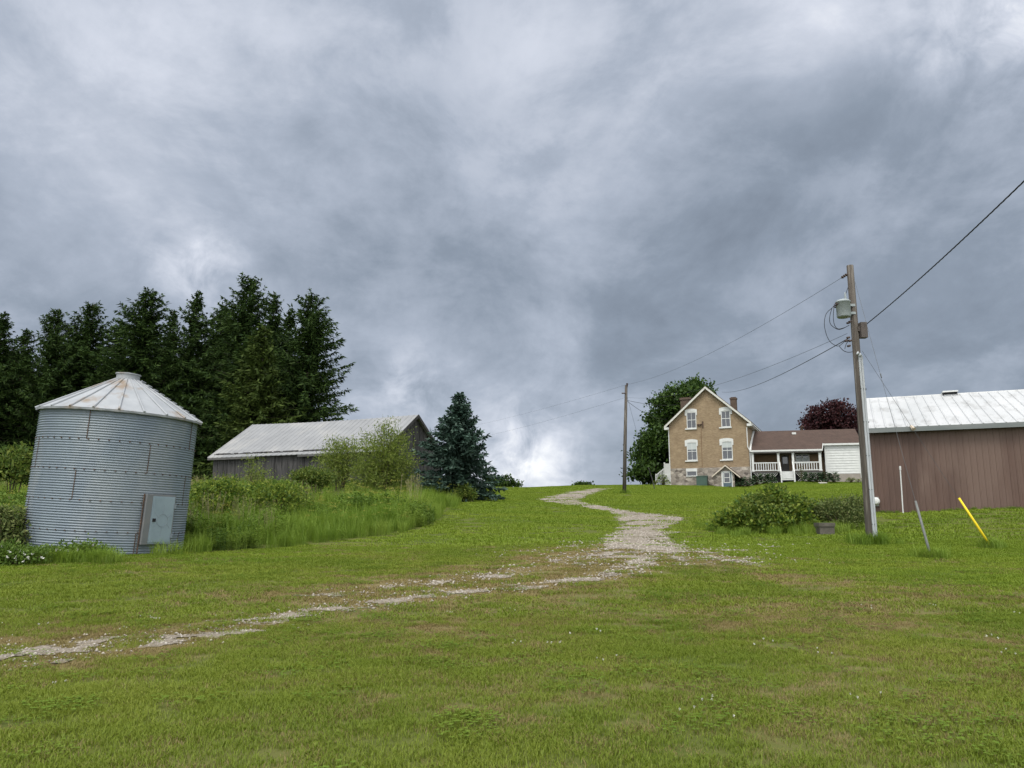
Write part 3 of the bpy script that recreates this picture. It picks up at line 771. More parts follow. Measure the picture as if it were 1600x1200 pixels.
# ------------------------------------------------------------------ weathered barn
def build_barn():
    a = R(23); o = at(597, 700, 55); o.z = 3.3
    root = thing('barn', 'weathered grey board barn with pale sheet metal roof', 'barn', o, -a); Mw = mat_of(root)
    ze = plane_pt(Mw, 597, 700, 0)[1]; Lb = 15.6; W = 9.0; hx, za = plane_pt(Mw, 647, 648.5, W / 2)
    z0 = -1.2; rnd = random.Random(4)
    # boards: front wall, both gables
    w = MB(); x = -Lb
    while x < -.05:
        bw = rnd.uniform(.16, .28); t = rnd.uniform(0, .03); w.box(x, min(x + bw - .012, -.02), -.03 - t, 0, z0, ze + .1 - rnd.choice((0, 0, 0, .05))); x += bw
    w.box(-Lb, 0, .02, .06, z0, ze)
    part('wall', w, GREYWOOD, root)
    for xs, s in ((0, 1), (-Lb, -1)):
        w = MB(); y = 0
        while y < W - .02:
            bw = min(rnd.uniform(.16, .28), W - y); t = rnd.uniform(0, .03); f = lambda q: ze + (za - ze) * (1 - abs(q - W / 2) / (W / 2)) - .08
            y1 = y + bw - .014; x0, x1 = (xs, xs + .03 + t) if s > 0 else (xs - .03 - t, xs)
            w.hexa([(x0, y, z0), (x1, y, z0), (x1, y1, z0), (x0, y1, z0), (x0, y, f(y)), (x1, y, f(y)), (x1, y1, f(y1)), (x0, y1, f(y1))]); y += bw
        part('wall', w, GREYWOOD, root)
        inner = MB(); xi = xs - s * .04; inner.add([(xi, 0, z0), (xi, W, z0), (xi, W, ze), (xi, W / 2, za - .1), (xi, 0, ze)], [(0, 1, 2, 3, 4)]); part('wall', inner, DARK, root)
    part('wall', MB().box(-Lb, 0, W - .05, W, z0, ze), GREYWOOD, root)
    # roof: ribbed sheets, slightly sagging ridge
    def roof_half(side):
        r = MB(); n = 34; m = (za - ze) / (W / 2)
        xs = np.linspace(-Lb - .35, .35, n * 4 + 1)
        for k in range(n * 4):
            xa, xb = xs[k], xs[k + 1]; up = .022 if k % 4 == 0 else 0
            sag = lambda q: -.10 * math.sin(math.pi * (q + Lb) / Lb) if -Lb < q < 0 else 0
            ye = -.35 if side > 0 else W + .35; yr = W / 2
            p = [(xa, ye, ze - .35 * m + up), (xb, ye, ze - .35 * m + up), (xb, yr, za + sag(xb) + up), (xa, yr, za + sag(xa) + up)]
            if side < 0: p = p[::-1]
            r.slab(p, .05)
        return r
    part('roof', roof_half(1), SHEETROOF, root); part('roof', roof_half(-1), SHEETROOF, root)
    m = (za - ze) / (W / 2); tr = MB()
    for s in (0, 1):
        y0, y1 = (-.36, W / 2) if s == 0 else (W + .36, W / 2)
        tr.hexa([(.33, y0, ze - .36 * m - .24), (.37, y0, ze - .36 * m - .24), (.37, y1, za - .24), (.33, y1, za - .24), (.33, y0, ze - .36 * m + .03), (.37, y0, ze - .36 * m + .03), (.37, y1, za + .03), (.33, y1, za + .03)])
    part('bargeboard', tr, GREYWOOD, root)
    part('fascia', MB().box(-Lb - .34, -Lb * .72, -.345, -.31, ze - .35 * m - .20, ze - .35 * m - .045), M_('grey_board', (.12, .118, .115), .9, var=(.08, .076, .075), scale=3, stretch=(.3, 3, 3)), root)
    part('fascia', MB().box(-Lb * .46, -Lb * .18, -.345, -.31, ze - .35 * m - .20, ze - .35 * m - .045), M_('grey_board', (.11, .108, .105), .9, var=(.07, .068, .066), scale=3, stretch=(.3, 3, 3)), root)
    part('door', MB().box(-Lb * .70, -Lb * .5, -.075, -.065, z0, ze - .12), GREYWOOD, root, label='boarded sliding door set flush in the long wall')
    c, s = math.cos(a), math.sin(a)
    KEEP_OFF.append(lambda x, y: ((x - o.x) * c - (y - o.y) * s > -Lb) & ((x - o.x) * c - (y - o.y) * s < 0) & ((x - o.x) * s + (y - o.y) * c > 0) & ((x - o.x) * s + (y - o.y) * c < W))
    return root


build_barn()
# ------------------------------------------------------------------ brick farmhouse with porch wing
BRICK = brick_mat('buff_brick', (.335, .250, .155), (.235, .165, .10), (.31, .265, .195), .26, .085, .010, blotch=(.19, .135, .085))
def stone_mat():
    m = bpy.data.materials.new('field_stone'); m.use_nodes = True; nt = m.node_tree; N = nt.nodes; L = nt.links; b = N['Principled BSDF']; b.inputs['Roughness'].default_value = .92; b.inputs['Specular IOR Level'].default_value = .15
    tc = N.new('ShaderNodeTexCoord'); mp = N.new('ShaderNodeMapping'); mp.inputs['Scale'].default_value = (1.9, 1.9, 3.1); L.new(tc.outputs['Object'], mp.inputs[0])
    v = N.new('ShaderNodeTexVoronoi'); L.new(mp.outputs[0], v.inputs['Vector']); v.inputs['Scale'].default_value = 1; v.inputs['Randomness'].default_value = .85
    e = N.new('ShaderNodeTexVoronoi'); e.feature = 'DISTANCE_TO_EDGE'; L.new(mp.outputs[0], e.inputs['Vector']); e.inputs['Scale'].default_value = 1; e.inputs['Randomness'].default_value = .85
    rp = N.new('ShaderNodeValToRGB'); sp = N.new('ShaderNodeSeparateColor'); L.new(v.outputs['Color'], sp.inputs[0]); L.new(sp.outputs[0], rp.inputs[0]); cr = rp.color_ramp
    for i, (p, c) in enumerate([(0, (.10, .085, .075)), (1, (.40, .36, .31)), (.2, (.19, .165, .14)), (.55, (.27, .24, .205)), (.8, (.33, .29, .25))]):
        el = cr.elements[i] if i < 2 else cr.elements.new(p); el.color = (*c, 1)
    n = N.new('ShaderNodeTexNoise'); n.inputs['Scale'].default_value = 6; n.inputs['Detail'].default_value = 6; L.new(tc.outputs['Object'], n.inputs['Vector'])
    x0 = N.new('ShaderNodeMixRGB'); x0.blend_type = 'OVERLAY'; x0.inputs[0].default_value = .6; L.new(rp.outputs[0], x0.inputs[1]); L.new(n.outputs[0], x0.inputs[2])
    k = N.new('ShaderNodeMapRange'); L.new(e.outputs['Distance'], k.inputs[0]); k.inputs[1].default_value = .02; k.inputs[2].default_value = .07
    x = N.new('ShaderNodeMixRGB'); L.new(k.outputs[0], x.inputs[0]); x.inputs[1].default_value = (.24, .215, .19, 1); L.new(x0.outputs[0], x.inputs[2]); L.new(x.outputs[0], b.inputs['Base Color'])
    bp = N.new('ShaderNodeBump'); bp.inputs['Strength'].default_value = .6; bp.inputs['Distance'].default_value = .03; L.new(k.outputs[0], bp.inputs['Height']); L.new(bp.outputs[0], b.inputs['Normal'])
    return m


STONE = stone_mat()
SHINGLE = brick_mat('brown_shingles', (.078, .051, .042), (.06, .041, .034), (.042, .032, .028), .35, .17, .012, blotch=(.095, .065, .052))
DARKSHINGLE = brick_mat('dark_shingles', (.075, .05, .045), (.06, .045, .04), (.045, .035, .033), .35, .17, .012, blotch=(.09, .06, .055))
CHIMBRICK = brick_mat('chimney_brick', (.12, .085, .062), (.09, .062, .048), (.13, .11, .09), .22, .08, .012, blotch=(.065, .045, .036))
TEAL = M_('blue_grey_door', (.085, .125, .15), .5, var=(.07, .105, .13), scale=3)
CONCRETE = M_('concrete', (.30, .28, .25), .95, var=(.22, .205, .18), scale=3, bump=.3)


def window(name, M, root, px, y, sash=.5, arch=None, sill=None, blind=0.0, mull=True):
    """upright sash window standing proud of the wall plane y of frame M; px = (x0, x1, top, bottom) pixels"""
    x0, zt = plane_pt(M, px[0], px[2], y); x1, _ = plane_pt(M, px[1], px[2], y); _, zb = plane_pt(M, (px[0] + px[1]) / 2, px[3], y)
    f = .085; y0 = y - .055
    fr = MB().box(x0, x0 + f, y0, y, zb, zt).box(x1 - f, x1, y0, y, zb, zt).box(x0 + f, x1 - f, y0, y, zt - f, zt).box(x0 + f, x1 - f, y0, y, zb, zb + f)
    w = part(name, fr, WHITE, root)
    zm = zb + (zt - zb) * sash
    part('pane', MB().box(x0 + f, x1 - f, y - .012, y, zb + f, zt - f), GLASS, w)
    sb = MB().box(x0 + f, x1 - f, y - .04, y - .012, zm - .035, zm + .035)
    if mull: sb.box((x0 + x1) / 2 - .02, (x0 + x1) / 2 + .02, y - .035, y - .012, zb + f, zm - .035).box((x0 + x1) / 2 - .02, (x0 + x1) / 2 + .02, y - .035, y - .012, zm + .035, zt - f)
    part('sash', sb, WHITE, w)
    if blind: part('blind', MB().box(x0 + f, x1 - f, y - .018, y - .0125, zt - f - (zt - zb) * blind, zt - f), BLIND, w)
    if arch:
        ax0, az = plane_pt(M, arch[0], arch[2], y); ax1, _ = plane_pt(M, arch[1], arch[2], y); _, ae = plane_pt(M, (arch[0] + arch[1]) / 2, arch[3], y)
        n = 12; rise = .13; xm = (x0 + x1) / 2; hw = (ax1 - ax0) / 2; cx = (ax0 + ax1) / 2; top = []; bot = []
        for k in range(n + 1):
            q = -1 + 2 * k / n; top.append((cx + hw * q, az - rise * q * q)); bot.append((xm + (x1 - x0) / 2 * q, zt - .02 + .05 - .20 * q * q * .5))
        poly = [(ax0, ae)] + top + [(ax1, ae), (x1 + .01, ae)] + bot[::-1] + [(x0 - .01, ae)]
        part('arch', MB().prism(poly, y - .075, y), WHITE, w)
    if sill:
        sx0, sz = plane_pt(M, sill[0], sill[2], y); sx1, _ = plane_pt(M, sill[1], sill[2], y); _, s2 = plane_pt(M, sill[0], sill[3], y)
        part('sill', MB().box(sx0, sx1, y - .13, y, sz - .14, sz), WHITE, w)
    return w


def Z4(x, y): return 960 + x / 4, 580 + y / 4
def Z8(x, y): return 980 + x / 8, 690 + y / 8
def ZP(x, y): return 1160 + x / 8.42, 680 + y / 8.42


def build_house():
    a = R(24); o = at(1173, 758, 88); o.z = gz(o.x, o.y) - .1
    root = thing('farmhouse', 'two-storey buff brick farmhouse with stone foundation and white porch wing', 'house', o, -a); M = mat_of(root)
    xl = plane_pt(M, 1046.5, 700, 0)[0]; xm = xl / 2; Dp = 13.6
    zf = plane_pt(M, *Z4(860, 596))[1]; ze = plane_pt(M, 1173, 655)[1]; za = plane_pt(M, 1104, 605)[1]
    m = (za - ze) / (-xm)
    # walls
    part('foundation', MB().box(xl - .06, .06, -.06, Dp, -2.2, zf), STONE, root)
    part('wall', MB().prism([(xl, zf), (0, zf), (0, ze), (xm, za - .15), (xl, ze)], 0, Dp), BRICK, root)
    # roof: two slopes with thickness, white boards under the verge, boxed eave returns
    ov = .50; oy = .45
    for s in (-1, 1):
        xe = xl - ov if s < 0 else ov
        p = [(xe, -oy, ze - ov * m + .12), (xm, -oy, za + .12), (xm, Dp + oy, za + .12), (xe, Dp + oy, ze - ov * m + .12)]
        if s > 0: p = [p[1], p[0], p[3], p[2]]
        rf = part('roof', MB().slab(p, .14), DARKSHINGLE, root)
        t = MB(); q0 = (xe, ze - ov * m - .02); q1 = (xm, za - .02)
        t.hexa([(q0[0], -oy - .03, q0[1] - .22), (q1[0], -oy - .03, q1[1] - .22), (q1[0], -oy + .05, q1[1] - .22), (q0[0], -oy + .05, q0[1] - .22),
                (q0[0], -oy - .03, q0[1] + .06), (q1[0], -oy - .03, q1[1] + .06), (q1[0], -oy + .05, q1[1] + .06), (q0[0], -oy + .05, q0[1] + .06)])
        part('bargeboard', t, OFFWHITE, rf)
        x0, x1 = (xe, xl + .02) if s < 0 else (-.02, xe)
        part('eave_return', MB().box(x0, x1, -oy - .02, .0, q0[1] - .34, q0[1] - .06), WHITE, rf)
        part('gutter', MB().box(xe - .07, xe + .07, .0, Dp + oy, q0[1] - .16, q0[1] - .02), WHITE, rf)
        sx = (xe, xl) if s < 0 else (0, xe)
        part('soffit', MB().box(sx[0], sx[1], .005, Dp, q0[1] - .30, q0[1] - .22), OFFWHITE, rf)
    # chimneys
    cx, cz = plane_pt(M, *Z4(743, 162), y=4.0)
    ch = part('chimney', MB().box(cx - .36, cx + .36, 3.7, 4.4, ze, cz - .12).box(cx - .42, cx + .42, 3.64, 4.46, cz - .28, cz - .12), CHIMBRICK, root)
    part('cap', MB().box(cx - .30, cx + .30, 3.78, 4.32, cz - .12, cz - .02), RUST, ch)
    cx, cz = plane_pt(M, *Z4(446, 165), y=7.0)
    x0, x1 = plane_pt(M, *Z4(412, 165), y=7.0)[0], plane_pt(M, *Z4(480, 165), y=7.0)[0]
    ch = part('chimney', MB().box(x0 + .08, x1 - .05, 6.6, 7.6, ze, cz - .1).box(x0, x1 + .03, 6.5, 7.7, cz - .32, cz - .06), CHIMBRICK, root, label='broad dark brick chimney behind the left slope')
    part('cap', MB().box(x0 + .2, x1 - .2, 6.75, 7.45, cz - .06, cz), RUST, ch)
    # windows
    P = lambda x0, x1, y0, y1: (*[Z4(v, 0)[0] for v in (x0, x1)], *[Z4(0, v)[1] for v in (y0, y1)])
    window('window', M, root, P(450, 510, 258, 358), 0, .52, arch=P(440, 515, 237, 276), sill=P(443, 515, 359, 368))
    window('window', M, root, P(665, 723, 248, 350), 0, .52, arch=P(653, 733, 226, 270), sill=P(655, 734, 351, 361))
    window('window', M, root, P(452, 515, 446, 558), 0, .50, arch=P(440, 520, 427, 469), sill=P(443, 522, 559, 568), blind=.36)
    window('window', M, root, P(670, 736, 440, 552), 0, .50, arch=P(656, 742, 420, 462), sill=P(660, 742, 553, 564), blind=.30)
    bw = window('basement_window', M, root, P(450, 516, 610, 659), -.06, .98, mull=False)
    x0, z0 = plane_pt(M, *Z4(450, 609), y=-.06); x1, z1 = plane_pt(M, *Z4(516, 626), y=-.06)
    part('lintel', MB().box(x0 - .04, x1 + .04, -.14, -.06, z1, z0), WHITE, bw)
    x2, z2 = plane_pt(M, *Z4(446, 656), y=-.06); part('sill', MB().box(x0 - .06, x1 + .04, -.17, -.06, z2 - .06, z2 + .05), WHITE, bw)
    # pipes
    x0, z0 = plane_pt(M, *Z4(868, 298)); x1, z1 = plane_pt(M, *Z4(840, 322)); x2, z2 = plane_pt(M, *Z4(852, 492))
    part('downspout', MB().tube([(.42, -.18, ze - ov * m - .15), (.25, -.16, ze - ov * m - .38), (-.10, -.08, ze - .95), (-.10, -.08, z2 + .35), (.12, -.10, z2 - .1), (.12, -.10, zf - 1.6)], .055, 8), WHITE, root)
    part('downspout', MB().tube([(xl - .2, -.12, ze - ov * m - .2), (xl - .05, -.08, ze - .7), (xl - .05, -.08, .35), (xl - .3, -.45, .2)], .055, 8), WHITE, root)
    part('conduit', MB().tube([(plane_pt(M, *Z4(542, 350))[0], -.02, plane_pt(M, *Z4(542, 345))[1]), (plane_pt(M, *Z4(540, 400))[0], -.02, plane_pt(M, *Z4(542, 640))[1])], .028, 6), M_('brown_conduit', (.20, .125, .075), .7), root)
    # rusty service bracket
    bx, bz = plane_pt(M, *Z4(552, 335)); b2, bz2 = plane_pt(M, *Z4(517, 330)); br = MB()
    br.box(bx - .07, bx + .07, -.12, 0, bz - .38, bz + .40).box(b2, bx - .07, -.16, -.04, bz + .02, bz + .10)
    for q in (b2 + .1, (b2 + bx) / 2): br.lathe([(.001, bz - .13), (.09, bz - .13), (.09, bz - .03), (.05, bz + .02), (.001, bz + .02)], 8, (q, -.10))
    part('service_bracket', br, RUST, root)
    # gabled entry to the cellar
    yh = -2.0
    H = lambda x, y: plane_pt(M, *Z8(x, y), y=yh)
    ax, az = H(1228, 292); lx, lz = H(1062, 432); rx, rz = H(1418, 440); bx0, _ = H(1085, 560); bx1, _ = H(1345, 560); zd = H(1240, 595)[1]
    part('entry_wall', MB().prism([(bx0, zd - .8), (bx1, zd - .8), (bx1, rz + .25), (ax, az - .16), (bx0, lz + .25)], yh, -.06), STONE, root)
    for s in (0, 1):
        ex, ez = (lx, lz) if s == 0 else (rx, rz)
        p = [(ex, yh - .25, ez), (ax, yh - .25, az), (ax, -.07, az), (ex, -.07, ez)]
        if s: p = [p[1], p[0], p[3], p[2]]
        r_ = part('entry_roof', MB().slab(p, .08), SHINGLE, root)
        part('bargeboard', MB().hexa([(ex, yh - .30, ez - .16), (ax, yh - .30, az - .16), (ax, yh - .252, az - .16), (ex, yh - .252, ez - .16), (ex, yh - .30, ez + .01), (ax, yh - .30, az + .01), (ax, yh - .252, az + .01), (ex, yh - .252, ez + .01)]), M_('entry_trim', (.52, .46, .38), .6), r_)
    dx0, dz1 = H(1178, 375); dx1, _ = H(1308, 375)
    part('door_frame', MB().box(dx0 - .02, dx0 + .15, yh - .05, yh, zd - .1, dz1).box(dx1 - .06, dx1 + .04, yh - .05, yh, zd - .1, dz1).box(dx0 + .15, dx1 - .06, yh - .05, yh, dz1 - .04, dz1 + .03), WHITE, root)
    dr = part('door', MB().box(dx0 + .15, dx1 - .06, yh - .03, yh - .002, zd - .05, dz1 - .04), TEAL, root)
    wx0, wz1 = H(1202, 385); wx1, wz0 = H(1292, 515); wm = (wz0 + wz1) / 2
    dw = part('window', MB().box(wx0, wx0 + .08, yh - .045, yh - .03, wz0, wz1).box(wx1 - .08, wx1, yh - .045, yh - .03, wz0, wz1).box(wx0 + .08, wx1 - .08, yh - .045, yh - .03, wz1 - .07, wz1).box(wx0 + .08, wx1 - .08, yh - .045, yh - .03, wz0, wz0 + .07).box(wx0 + .08, wx1 - .08, yh - .045, yh - .03, wm - .03, wm + .03), WHITE, dr)
    part('pane', MB().box(wx0 + .08, wx1 - .08, yh - .036, yh - .031, wz0 + .07, wz1 - .07), GLASS, dw)
    part('handle', MB().box(dx1 - .16, dx1 - .11, yh - .07, yh - .03, wz0 - .02, wz0 + .06), RUST, dr)

    # ---------------- the low wing: its own frame turned a few degrees from the old house
    B = Matrix.Rotation(R(10), 4, 'Z'); MW = M @ B; tn = math.tan(R(10))
    wl = lambda y: .10 + tn * max(y, 0)                     # left end follows the side wall of the house
    q = lambda x, y, yy: plane_pt(MW, *ZP(x, y), y=yy)
    ye = -.35; zE = q(600, 188, ye)[1]; xs = q(1050, 188, ye)[0]; xR = q(1552, 300, 1.2)[0] + .25
    yS = 1.2; zS = q(1300, 104, yS - .3)[1]; yR = 4.4; zR = plane_pt(MW, 1240, 672.5, yR)[1]
    yK = yS - .3; zK = zS
    rf = MB(B)
    rf.slab([(wl(ye), ye, zE), (xs, ye, zE), (xs + .25, yK, zK), (wl(yK), yK, zK)], .12)
    rf.slab([(wl(yK), yK, zK), (xR, yK, zK), (xR, yR, zR), (wl(yR), yR, zR)], .12)
    rf.slab([(wl(yR), yR, zR), (xR, yR, zR), (xR, yR + 4.4, zK), (wl(yR + 4.4), yR + 4.4, zK)], .12)
    wr = part('roof', rf, SHINGLE, root)
    # white trim: wall flashing along the house, eave boards, step between the two eaves
    t = MB(B); pts = [(wl(ye) - .02, ye, zE), (wl(yK) - .02, yK, zK), (wl(yR) - .02, yR, zR)]
    for (p, r_) in zip(pts[:-1], pts[1:]):
        t.hexa([(p[0] - .03, p[1], p[2] - .12), (p[0] + .16, p[1], p[2] - .12), (r_[0] + .16, r_[1], r_[2] - .12), (r_[0] - .03, r_[1], r_[2] - .12),
                (p[0] - .03, p[1], p[2] + .13), (p[0] + .16, p[1], p[2] + .13), (r_[0] + .16, r_[1], r_[2] + .13), (r_[0] - .03, r_[1], r_[2] + .13)])
    part('flashing', t, WHITE, wr)
    part('fascia', MB(B).box(wl(ye), xs, ye - .04, ye - .003, zE - .20, zE - .01), WHITE, wr)
    part('fascia', MB(B).box(xs + .28, xR, yK - .04, yK - .003, zK - .22, zK - .01), WHITE, wr)
    part('bargeboard', MB(B).hexa([(xs + .003, ye - .04, zE - .2), (xs + .05, ye - .04, zE - .2), (xs + .31, yK - .04, zK - .2), (xs + .26, yK - .04, zK - .2), (xs + .003, ye - .04, zE + .03), (xs + .05, ye - .04, zE + .03), (xs + .31, yK - .04, zK + .03), (xs + .26, yK - .04, zK + .03)]), WHITE, wr)
    vx, vz = plane_pt(MW, 1240, 676.5, 3.7)
    part('vent', MB(B).box(vx - .22, vx + .22, 3.3, 3.8, vz - .2, vz + .04), WHITE, wr)
    sx, sz = plane_pt(MW, 1252.5, 668, 5.0)
    part('vent_pipe', MB(B).lathe([(.16, sz - .7), (.16, sz - .03), (.3, sz), (.3, sz + .1), (.02, sz + .12)], 10, (sx, 5.0)), RUST, wr)
    # porch
    yp = .0; zfl = q(300, 478, yp)[1]; yb = 2.3; xp0 = q(135, 300, yp)[0]; xp1 = q(1020, 300, yp)[0]
    part('porch_floor', MB(B).box(xp0 - .15, xs - .05, -.12, yb, zfl - .16, zfl), M_('porch_floor', (.07, .065, .06), .8), root)
    part('porch_ceiling', MB(B).box(.45, xs - .1, ye + .05, yb, zE - .36, zE - .30), M_('porch_ceiling', (.10, .09, .08), .8), root)
    part('beam', MB(B).box(xp0 - .1, xs - .05, -.10, .10, zE - .30, zE - .17), WHITE, root)
    part('wall', MB(B).box(.5, xs + .8, yb, yb + .25, zfl - 1.4, zR - 1.3), brick_mat('porch_brick', (.23, .155, .09), (.18, .12, .07), (.2, .16, .11), .24, .078, .01, blotch=(.15, .09, .05)), root)
    xd0, zt = q(485, 205, yb); xd1, _ = q(615, 205, yb)
    dr = part('door', MB(B).box(xd0 + .15, xd1 - .1, yb - .06, yb - .005, zfl, zE - .45), M_('porch_door', (.05, .045, .04), .5), root)
    part('pane', MB(B).box(xd0 + .3, xd1 - .25, yb - .075, yb - .06, zfl + 1.0, zE - .65), GLASS, dr)
    wx0, _ = q(690, 205, yb); wx1, wz = q(885, 352, yb); wt = zE - .42
    pw = part('window', MB(B).box(wx0, wx0 + .09, yb - .07, yb - .005, wz - .1, wt).box(wx1 - .09, wx1, yb - .07, yb - .005, wz - .1, wt).box((wx0 + wx1) / 2 - .06, (wx0 + wx1) / 2 + .06, yb - .07, yb - .005, wz - .1, wt).box(wx0 - .05, wx1 + .05, yb - .12, yb - .005, wz - .2, wz - .1).box(wx0, wx1, yb - .07, yb - .005, wt, wt + .08), WHITE, root)
    part('pane', MB(B).box(wx0 + .09, (wx0 + wx1) / 2 - .06, yb - .03, yb - .006, wz - .1, wt).box((wx0 + wx1) / 2 + .06, wx1 - .09, yb - .03, yb - .006, wz - .1, wt), GLASS, pw)
    part('curtain', MB(B).box(wx0 + .09, (wx0 + wx1) / 2 - .06, yb - .034, yb - .0305, wz - .1, wz + .55).box((wx0 + wx1) / 2 + .06, wx1 - .09, yb - .034, yb - .0305, wz - .1, wz + .55), BLIND, pw)
    posts = [q(v, 300, yp)[0] for v in (134, 472, 665, 1020)]
    for k, x in enumerate(posts):
        s = .12 if k < 3 else .14
        part('post', MB(B).box(x - s, x + s, -.10, .12, zfl, zE - .30).box(x - s - .03, x + s + .03, -.13, .15, zfl + .0, zfl + .14).box(x - s - .03, x + s + .03, -.13, .15, zE - .46, zE - .302), WHITE, root)
    zr = q(300, 358, yp)[1]; zb = q(300, 470, yp)[1]
    for xa, xb, nb in ((posts[0] + .12, posts[1] - .12, 9), (posts[2] + .12, posts[3] - .14, 9)):
        rl = part('railing', MB(B).box(xa, xb, -.05, .05, zr - .12, zr).box(xa, xb, -.04, .04, zb, zb + .10), WHITE, root)
        for k in range(nb):
            x = xa + (xb - xa) * (k + 1) / (nb + 1); part('baluster', MB(B).box(x - .045, x + .045, -.03, .03, zb + .10, zr - .12), WHITE, rl)
    # porch steps
    x0, x1 = posts[1] + .14, posts[2] - .14; zg = q(540, 590, -1.0)[1]; n = 4; rise = (zfl - zg) / (n + .0)
    for k in range(n):
        z1 = zfl - rise * (k + .0) - .02; y1 = -.12 - .30 * k
        part('step', MB(B).box(x0, x1, y1 - .30, y1, z1 - .05, z1).box(x0 + .02, x1 - .02, y1 - .26, y1 - .24, z1 - rise, z1 - .05), WHITE, root)
    for x in (x0 - .05, x1 + .05):
        yn = -.12 - .30 * n; rl = MB(B); zn = zg + .95; zt = zr
        rl.box(x - .07, x + .07, yn - .07, yn + .07, zg - .3, zn)
        rl.hexa([(x - .06, yn, zn - .25), (x + .06, yn, zn - .25), (x + .06, -.10, zt - .10), (x - .06, -.10, zt - .10), (x - .06, yn, zn - .08), (x + .06, yn, zn - .08), (x + .06, -.10, zt + .04), (x - .06, -.10, zt + .04)])
        rl.hexa([(x - .05, yn, zg + .05), (x + .05, yn, zg + .05), (x + .05, -.12, zfl - .1), (x - .05, -.12, zfl - .1), (x - .05, yn, zg + .30), (x + .05, yn, zg + .30), (x + .05, -.12, zfl + .1), (x - .05, -.12, zfl + .1)])
        for k in range(1, 4):
            f = k / 4; yy = yn + (-.10 - yn) * f; za_, zb_ = zg + .25 + (zfl + .1 - zg - .30) * f, zn - .2 + (zt - .1 - zn + .25) * f; rl.box(x - .03, x + .03, yy - .03, yy + .03, za_, zb_)
        part('stair_rail', rl, WHITE, root)
    # lattice skirt under the floor
    for xa, xb in ((xp0, posts[1] - .1), (posts[2] + .1, xs)):
        lt = MB(B); zb0, zt0 = zfl - 1.3, zfl - .22; st = .24; x = xa - (zt0 - zb0)
        lt.box(xa, xb, -.03, .0, zt0, zt0 + .06)
        while x < xb:
            for d in (1, -1):
                p0, p1 = (x, zb0), (x + (zt0 - zb0), zt0)
                if d < 0: p0, p1 = (x, zt0), (x + (zt0 - zb0), zb0)
                if p0[0] >= xa and p1[0] <= xb:
                    yo = -.03 if d > 0 else -.015
                    lt.hexa([(p0[0] - .035, yo, p0[1]), (p0[0] + .035, yo, p0[1]), (p0[0] + .035, yo + .012, p0[1]), (p0[0] - .035, yo + .012, p0[1]), (p1[0] - .035, yo, p1[1]), (p1[0] + .035, yo, p1[1]), (p1[0] + .035, yo + .012, p1[1]), (p1[0] - .035, yo + .012, p1[1])])
            x += st
        part('lattice', lt, OFFWHITE, root)
    part('underfloor_shade', MB(B).box(xp0, xs, .25, .4, zfl - 2, zfl - .17), DARK, root)  # near-black panel behind the lattice stands for the shadow under the floor
    # white sided room
    xa = q(1095, 300, yS)[0]; xb = xR - .25; zs0 = q(1300, 505, yS)[1]; zs1 = zK - .2
    sd_ = MB(B); n = 11; h = (zs1 - zs0) / n
    for k in range(n):
        z = zs0 + k * h; sd_.hexa([(xa, yS - .05, z), (xb, yS - .05, z), (xb, yS + .1, z), (xa, yS + .1, z), (xa, yS - .005, z + h), (xb, yS - .005, z + h), (xb, yS + .1, z + h), (xa, yS + .1, z + h)])
    part('siding', sd_, WHITE, root)
    part('corner_board', MB(B).box(xb - .10, xb + .10, yS - .07, yS + .0, zs0 - .5, zs1), WHITE, root); part('corner_board', MB(B).box(xa - .08, xa + .08, yS - .07, yS + .0, zs0 - .02, zs1), WHITE, root)
    part('wall', MB(B).box(xa, xb, yS + .1, yR + 4, zs0 - .1, zs1).box(xa - .02, xa + .0, yS, yb, zs0, zs1), OFFWHITE, root)
    part('foundation', MB(B).box(xa - .05, xb, yS - .02, yR + 4, zs0 - 2.5, zs0 - .005), brick_mat('block_foundation', (.33, .30, .27), (.29, .265, .24), (.24, .22, .2), .4, .2, .012, blotch=(.24, .21, .18)), root)
    lx_, lz_ = q(1048, 270, yS - .5)
    part('porch_lamp', MB(B).box(xa - .20, xa - .04, yS + .3, yS + .5, lz_ - .1, lz_ + .35), DARK, root)
    part('side_window', MB(B).box(xa - .05, xa - .021, yS + .15, yb - .25, q(1045, 350, yS)[1], zE - .4), GLASS, root)
    # white side stairs beyond the left corner
    S = lambda x, y: plane_pt(M, *Z8(x, y), y=6.0)
    x0, z0 = S(467, 275); x1, z1 = S(545, 440); x2, z2 = S(360, 415); x3, z3 = S(305, 530)
    part('side_landing', MB().box(x0 + .1, xl, 5.4, 7.2, z1 - 1.2, z1 + .1), WHITE, root)
    rl = MB().box(x0 - .08, x0 + .08, 5.9, 6.06, z3, z0 + .15).box(x0 + .08, xl - .02, 5.93, 6.03, z1, z0)
    part('side_screen', rl, WHITE, root)
    rl = MB().box(x2 - .07, x2 + .07, 5.93, 6.07, z3 - .3, z2 + .12)
    for zz, (ua, ub) in ((0, (z2 - .05, z0 - .55)), (1, (z3 + .1, z1 - .25))):
        rl.hexa([(x2, 5.95, ua - .1), (x2, 6.05, ua - .1), (x0, 6.05, ub - .1), (x0, 5.95, ub - .1), (x2, 5.95, ua + .06), (x2, 6.05, ua + .06), (x0, 6.05, ub + .06), (x0, 5.95, ub + .06)])
    for k in range(1, 6):
        f = k / 6; x = x2 + (x0 - x2) * f; rl.box(x - .04, x + .04, 5.97, 6.03, z3 + .1 + (z1 - .25 - z3 - .1) * f, z2 - .05 + (z0 - .55 - z2 + .05) * f)
    part('side_railing', rl, WHITE, root)
